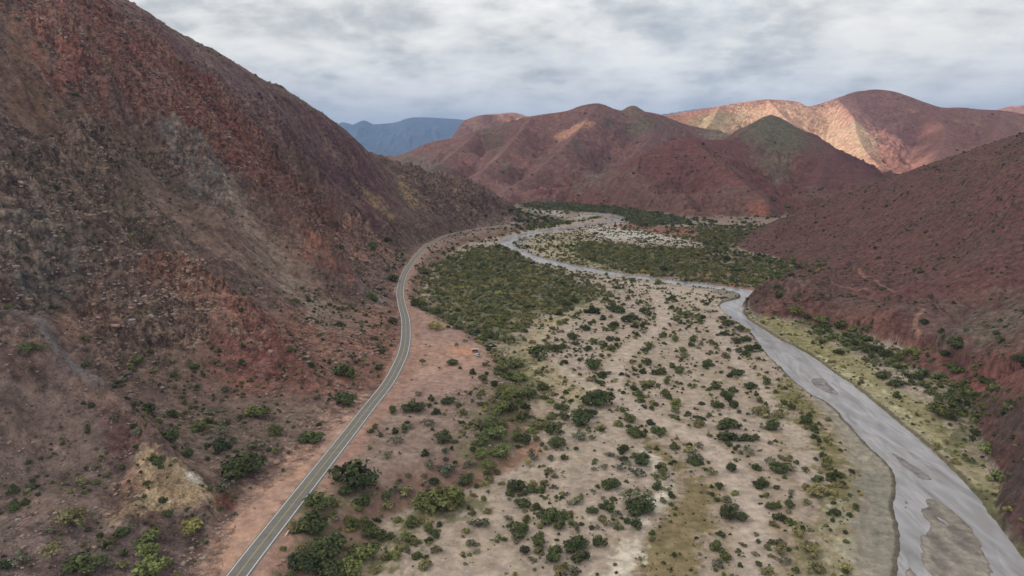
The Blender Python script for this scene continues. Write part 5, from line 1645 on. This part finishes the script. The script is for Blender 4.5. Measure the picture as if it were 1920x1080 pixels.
def build_stalls():
    # white awning over a brown board table
    x, y, z = [v[0] for v in hit_fine(891, 661)]
    o = empty('market_stall', (x, y, z), math.radians(4), 'market stall with a white roof over brown boards on the dirt lot', 'market stall', 'stalls at the lookout')
    bm = bmesh.new()
    for sx_ in (-1.9, 1.9):
        for sy_ in (-.9, .9): box(bm, sx_, sy_, 1.05, .08, .08, 2.1)
    part('post', bm, PR, o)
    bm = bmesh.new()
    v = [bm.verts.new(q) for q in [(-2.2, -1.2, 2.05), (2.2, -1.2, 2.05), (2.2, 0, 2.4), (-2.2, 0, 2.4), (-2.2, 1.2, 2.05), (2.2, 1.2, 2.05)]]
    bm.faces.new((v[0], v[1], v[2], v[3])); bm.faces.new((v[3], v[2], v[5], v[4]))
    bmesh.ops.solidify(bm, geom=list(bm.faces), thickness=.06)
    part('canopy', bm, PW, o)
    bm = bmesh.new(); box(bm, 0, -.75, .95, 3.7, .06, .9); box(bm, 0, -.3, .85, 3.6, .8, .06); box(bm, 0, .85, 1.1, 3.7, .06, 1.6); part('table', bm, PR, o)
    # pale car with its load covered in navy cloth
    x, y, z = [v[0] for v in hit_fine(895, 668)]
    o = empty('pickup_truck', (x, y, z), math.radians(-38), 'mint-white pickup truck with a navy blue covered load beside the white-roofed stall', 'pickup truck')
    bm = bmesh.new()
    prof = [(-2.1, .35), (-2.15, .85), (-1.9, 1.0), (-.9, 1.05), (-.55, 1.55), (.55, 1.58), (.75, 1.0), (2.15, .98), (2.2, .4)]
    for s in (-.82, .82): 
        pass
    A_ = [bm.verts.new((px_, -.82, pz_)) for px_, pz_ in prof]; B_ = [bm.verts.new((px_, .82, pz_)) for px_, pz_ in prof]
    for i in range(len(prof)): j = (i + 1) % len(prof); bm.faces.new((A_[i], A_[j], B_[j], B_[i]))
    bm.faces.new(A_[::-1]); bm.faces.new(B_)
    bmesh.ops.bevel(bm, geom=list(bm.edges), offset=.05, segments=1, affect='EDGES')
    bmesh.ops.recalc_face_normals(bm, faces=bm.faces)
    part('body', bm, PM, o)
    bm = bmesh.new(); box(bm, 1.45, 0, 1.2, 1.3, 1.5, .55, .12); part('tarpaulin', bm, PB, o)
    for s in (1, -1):
        bm = bmesh.new(); box(bm, 0, s * .83, 1.28, .95, .04, .36); part('window', bm, PG, o)
        for q_ in (-1.35, 1.35): part('wheel', wheel_bm(q_, s * .78, .34, .2), PT, o)
    bm = bmesh.new(); box(bm, -.74, 0, 1.3, .04, 1.35, .42); bmesh.ops.rotate(bm, verts=bm.verts, cent=(-.74, 0, 1.3), matrix=Matrix.Rotation(math.radians(35), 3, 'Y')); part('windscreen', bm, PG, o)
    # stall with blue cloth against the thicket and the cream table next to it
    x, y, z = [v[0] for v in hit_fine(920, 653)]
    o = empty('market_stall', (x, y, z), math.radians(-6), 'dark market stall under a faded blue cloth at the edge of the thicket', 'market stall', 'stalls at the lookout')
    bm = bmesh.new()
    for sx_ in (-1.1, 1.1):
        for sy_ in (-.8, .8): box(bm, sx_, sy_, 1.0, .07, .07, 2.0)
    part('post', bm, PR, o)
    bm = bmesh.new()
    v = [bm.verts.new(q) for q in [(-1.3, -1, 1.95), (1.3, -1, 2.0), (1.3, 1, 2.35), (-1.3, 1, 2.3)]]
    bm.faces.new(v); bmesh.ops.solidify(bm, geom=list(bm.faces), thickness=.05)
    part('canopy', bm, simple_mat('faded_blue_cloth', (.30, .34, .50), .8, 3.0, .15), o)
    bm = bmesh.new(); box(bm, 0, .75, 1.0, 2.2, .06, 1.8); box(bm, 0, 0, .8, 2.2, 1.2, .08); part('table', bm, PR, o)
    x, y, z = [v[0] for v in hit_fine(926, 654)]
    o = empty('table', (x, y, z), math.radians(-12), 'long cream-covered table beside the blue-roofed stall under the bushes', 'table')
    bm = bmesh.new(); box(bm, 0, 0, .78, 2.6, 1.0, .06, .01); part('tabletop', bm, PK, o)
    for sx_ in (-1.15, 1.15):
        for sy_ in (-.4, .4):
            bm = bmesh.new(); box(bm, sx_, sy_, .375, .06, .06, .75); part('leg', bm, PR, o)
build_stalls()


def build_bits():
    for (px, py, ln, lb) in ((539, 1000, 3.2, 'pale concrete culvert wall beside the road below the roadside bushes'), (587, 932, 2.4, 'pale concrete culvert wall half hidden by the roadside bushes, farther from us')):
        x, y, z = at_z(px, py, ROAD_Z)
        a, p = road_dir(x, y)
        z = ground(x, y)[0][0]
        bm = bmesh.new(); box(bm, 0, 0, .22, ln, .42, .75, .05)
        me = bpy.data.meshes.new('culvert_wall'); bm.to_mesh(me); bm.free()
        o = link('culvert_wall', me, PC); o.location = (x, y, z); o.rotation_euler = (0, 0, a)
        tag(o, lb, 'wall')
    x, y, z = [v[0] for v in hit_fine(920, 674)]
    bm = bmesh.new(); tube_bm(bm, [(0, 0, 0), (.03, .02, 1.6), (0, .05, 3.3), (.1, 0, 4.9)], [.2, .18, .15, .09], 9)
    bmesh.ops.rotate(bm, verts=bm.verts, cent=(0, 0, 0), matrix=Matrix.Rotation(math.radians(90), 3, 'Y'))
    me = bpy.data.meshes.new('log'); bm.to_mesh(me); bm.free()
    o = link('log', me, PL); o.location = (x - 2.4, y, z + .2); o.rotation_euler = (0, 0, math.radians(-8))
    tag(o, 'bleached fallen log in front of the lone tree on the dirt lot', 'log')
    # driftwood on the sand
    for i, (px, py, ln, rz, lb) in enumerate([(1108, 893, 2.2, .3, 'forked grey driftwood on the sand left of the twin dark shrubs'), (1127, 957, 2.6, -.2, 'thin pale driftwood at the left foot of the olive-dark shrub clump'), (1055, 916, 1.6, 1.0, 'short dark dead branch on open sand'), (1022, 1004, 2.4, -.5, 'grey driftwood between dark shrubs near the photo\'s bottom'), (1335, 1025, 1.6, .6, 'thin dead branch on the bare sand strip right of the dry channel')]):
        x, y, z = [v[0] for v in hit_fine(px, py)]
        bm = bmesh.new()
        tube_bm(bm, [(0, 0, 0), (.1, .05, ln * .4), (-.1, .1, ln * .75), (.15, .0, ln)], [.10, .085, .06, .02], 7)
        tube_bm(bm, [(.1, .05, ln * .4), (.35, .2, ln * .6), (.7, .15, ln * .72)], [.06, .04, .015], 6)
        tube_bm(bm, [(-.1, .1, ln * .7), (-.35, .1, ln * .85), (-.5, .25, ln * .9)], [.05, .03, .012], 6)
        bmesh.ops.rotate(bm, verts=bm.verts, cent=(0, 0, 0), matrix=Matrix.Rotation(math.radians(86), 3, 'Y'))
        me = bpy.data.meshes.new('driftwood'); bm.to_mesh(me); bm.free()
        o = link('driftwood', me, BARK if i == 2 else PL); o.location = (x, y, z + .15); o.rotation_euler = (0, 0, rz)
        tag(o, lb, 'driftwood', 'dead wood on the sand')
build_bits()


# ------------------------------------------------------------------ unseen cloud deck, added overhead to shade the valley, gaps shaped for the sunlit patches
def build_shade_clouds():
    ALT = 1720.0
    def shadow_poly(lst):
        a = np.array(lst, float)
        x, y, z = hit(a[:, 0], a[:, 1])
        k = (ALT - z) / sd.z
        return np.stack([x + sd.x * k, y + sd.y * k], 1)
    holes = [
        ([(1240, 219), (1300, 212), (1400, 195), (1470, 191), (1508, 201), (1540, 200), (1575, 188), (1592, 180), (1600, 196), (1590, 208), (1612, 218), (1618, 236), (1596, 244), (1640, 262), (1650, 280), (1600, 292), (1610, 312), (1640, 330), (1685, 348), (1660, 349),
          (1600, 338), (1565, 315), (1545, 298), (1520, 285), (1500, 262), (1478, 236), (1450, 224), (1420, 228), (1400, 240), (1350, 240), (1290, 238), (1250, 232)], 1.0),
        ([(1050, 248), (1098, 228), (1104, 234), (1062, 254)], .5),
        ([(915, 300), (945, 292), (950, 300), (925, 308)], .45),
        ([(1735, 240), (1765, 238), (1770, 244), (1740, 248)], .6),
        ([(1160, 262), (1240, 250), (1250, 262), (1180, 275)], .15),
    ]
    xs = np.arange(-8500, 5200, 40.0); ys = np.arange(-3600, 6460, 40.0)
    # extra fine cells where the gaps are
    GX, GY = np.meshgrid(xs, ys)
    def refine(a, lo, hi, n):
        return np.unique(np.concatenate([a[a < lo], np.arange(lo, hi, n), a[a >= hi]]))
    def world_poly(lst, z=330.0):
        q = np.array([at_y(px_, 290, yy_)[:2] for px_, yy_ in lst]); k_ = (ALT - z) / sd.z
        return q + np.array([sd.x, sd.y]) * k_
    hp = [(shadow_poly(p), a) for p, a in holes[1:]]
    hp.append((world_poly([(1235, 3700), (1225, 4600), (1588, 4700), (1600, 4100), (1615, 3750), (1668, 3500), (1610, 3330), (1660, 3120), (1610, 2900), (1655, 2700), (1700, 2300), (1650, 2150), (1560, 2420), (1480, 2650), (1390, 2750), (1330, 3050), (1280, 3350)]), 1.0))
    hp.append((world_poly([(930, 6300), (992, 6300), (996, 6900), (925, 6900)], 470.0), .95))
    allp = np.vstack([p for p, _ in hp])
    xs = refine(xs, allp[:, 0].min() - 100, allp[:, 0].max() + 100, 14.0)
    ys = refine(ys, allp[:, 1].min() - 100, allp[:, 1].max() + 100, 14.0)
    GX, GY = np.meshgrid(xs, ys)
    x = GX.ravel(); y = GY.ravel()
    op = np.full(len(x), .90, np.float32)
    w = 70 * fbm(x, y, 260, 5, .6, seed=90)
    for p, a in hp:
        m = mask_poly(x, y, p, 60.0, w.astype(np.float32))
        op = op * (1 - a * m)
    z = ALT + 0 * x
    me = bpy.data.meshes.new('shade_clouds')
    nx, ny = len(xs), len(ys)
    idx = np.arange(nx * ny).reshape(ny, nx)
    q = np.stack([idx[:-1, :-1].ravel(), idx[:-1, 1:].ravel(), idx[1:, 1:].ravel(), idx[1:, :-1].ravel()], 1).astype(np.int32)
    me.vertices.add(len(x)); me.vertices.foreach_set('co', np.stack([x, y, z], 1).astype(np.float32).ravel())
    me.loops.add(q.size); me.loops.foreach_set('vertex_index', q.ravel())
    me.polygons.add(len(q)); me.polygons.foreach_set('loop_start', np.arange(len(q), dtype=np.int32) * 4)
    at = me.attributes.new('cover', 'FLOAT', 'POINT'); at.data.foreach_set('value', op)
    me.update(calc_edges=True)
    m = bpy.data.materials.new('cloud'); m.use_nodes = True
    t = NT(m.node_tree)
    a = t.n('ShaderNodeAttribute', attribute_name='cover')
    tr_ = t.n('ShaderNodeBsdfTransparent')
    tl_ = t.n('ShaderNodeBsdfTranslucent'); 
    geo = t.n('ShaderNodeNewGeometry')
    f = t.noise(geo.outputs['Position'], .0011, 4, .55)
    c = t.ramp(f, [(.35, (.70, .76, .80)), (.65, (.96, 1.0, 1.0))])
    # cloud colour brightened in a band toward the sun, for soft directional fill
    sp = t.n('ShaderNodeSeparateXYZ'); t.put(sp.inputs[0], geo.outputs['Position'])
    ex = t.math('DIVIDE', t.math('ADD', sp.outputs[0], 1700.0), 1500.0)
    g_ = t.n('ShaderNodeMapRange', interpolation_type='SMOOTHSTEP', i_0=t.math('ABSOLUTE', ex), i_1=0.0, i_2=1.6, i_3=1.0, i_4=.34).outputs[0]
    t.put(tl_.inputs[0], t.vmath('SCALE', c, sc=g_))
    mx = t.n('ShaderNodeMixShader'); t.put(mx.inputs[0], a.outputs['Fac']); t.put(mx.inputs[1], tr_.outputs[0]); t.put(mx.inputs[2], tl_.outputs[0])
    o = t.n('ShaderNodeOutputMaterial'); t.put(o.inputs[0], mx.outputs[0])
    ob = link('shade_clouds', me, m)
    tag(ob, 'unseen cloud layer added over the valley, with gaps for the sunlit patches', 'shade_clouds', kind='structure')
build_shade_clouds()


def build_haze():
    bm = bmesh.new()
    x0, x1, y0, y1, z0, z1 = -24000, 24500, -400, 23000, -80, 1290
    bmesh.ops.create_cube(bm, size=1.0, matrix=Matrix.Translation(((x0 + x1) / 2, (y0 + y1) / 2, (z0 + z1) / 2)) @ Matrix.Diagonal((x1 - x0, y1 - y0, z1 - z0, 1)))
    me = bpy.data.meshes.new('haze'); bm.to_mesh(me); bm.free()
    m = bpy.data.materials.new('hazy_air'); m.use_nodes = True
    t = NT(m.node_tree)
    pv = t.n('ShaderNodeVolumePrincipled')
    pv.inputs['Color'].default_value = (.33, .53, .95, 1)
    pv.inputs['Density'].default_value = 7.5e-5
    pv.inputs['Anisotropy'].default_value = 0.0
    o = t.n('ShaderNodeOutputMaterial'); t.put(o.inputs['Volume'], pv.outputs[0])
    ob = link('haze', me, m)
    tag(ob, 'thin bluish air filling the valley', 'haze', kind='stuff')
build_haze()
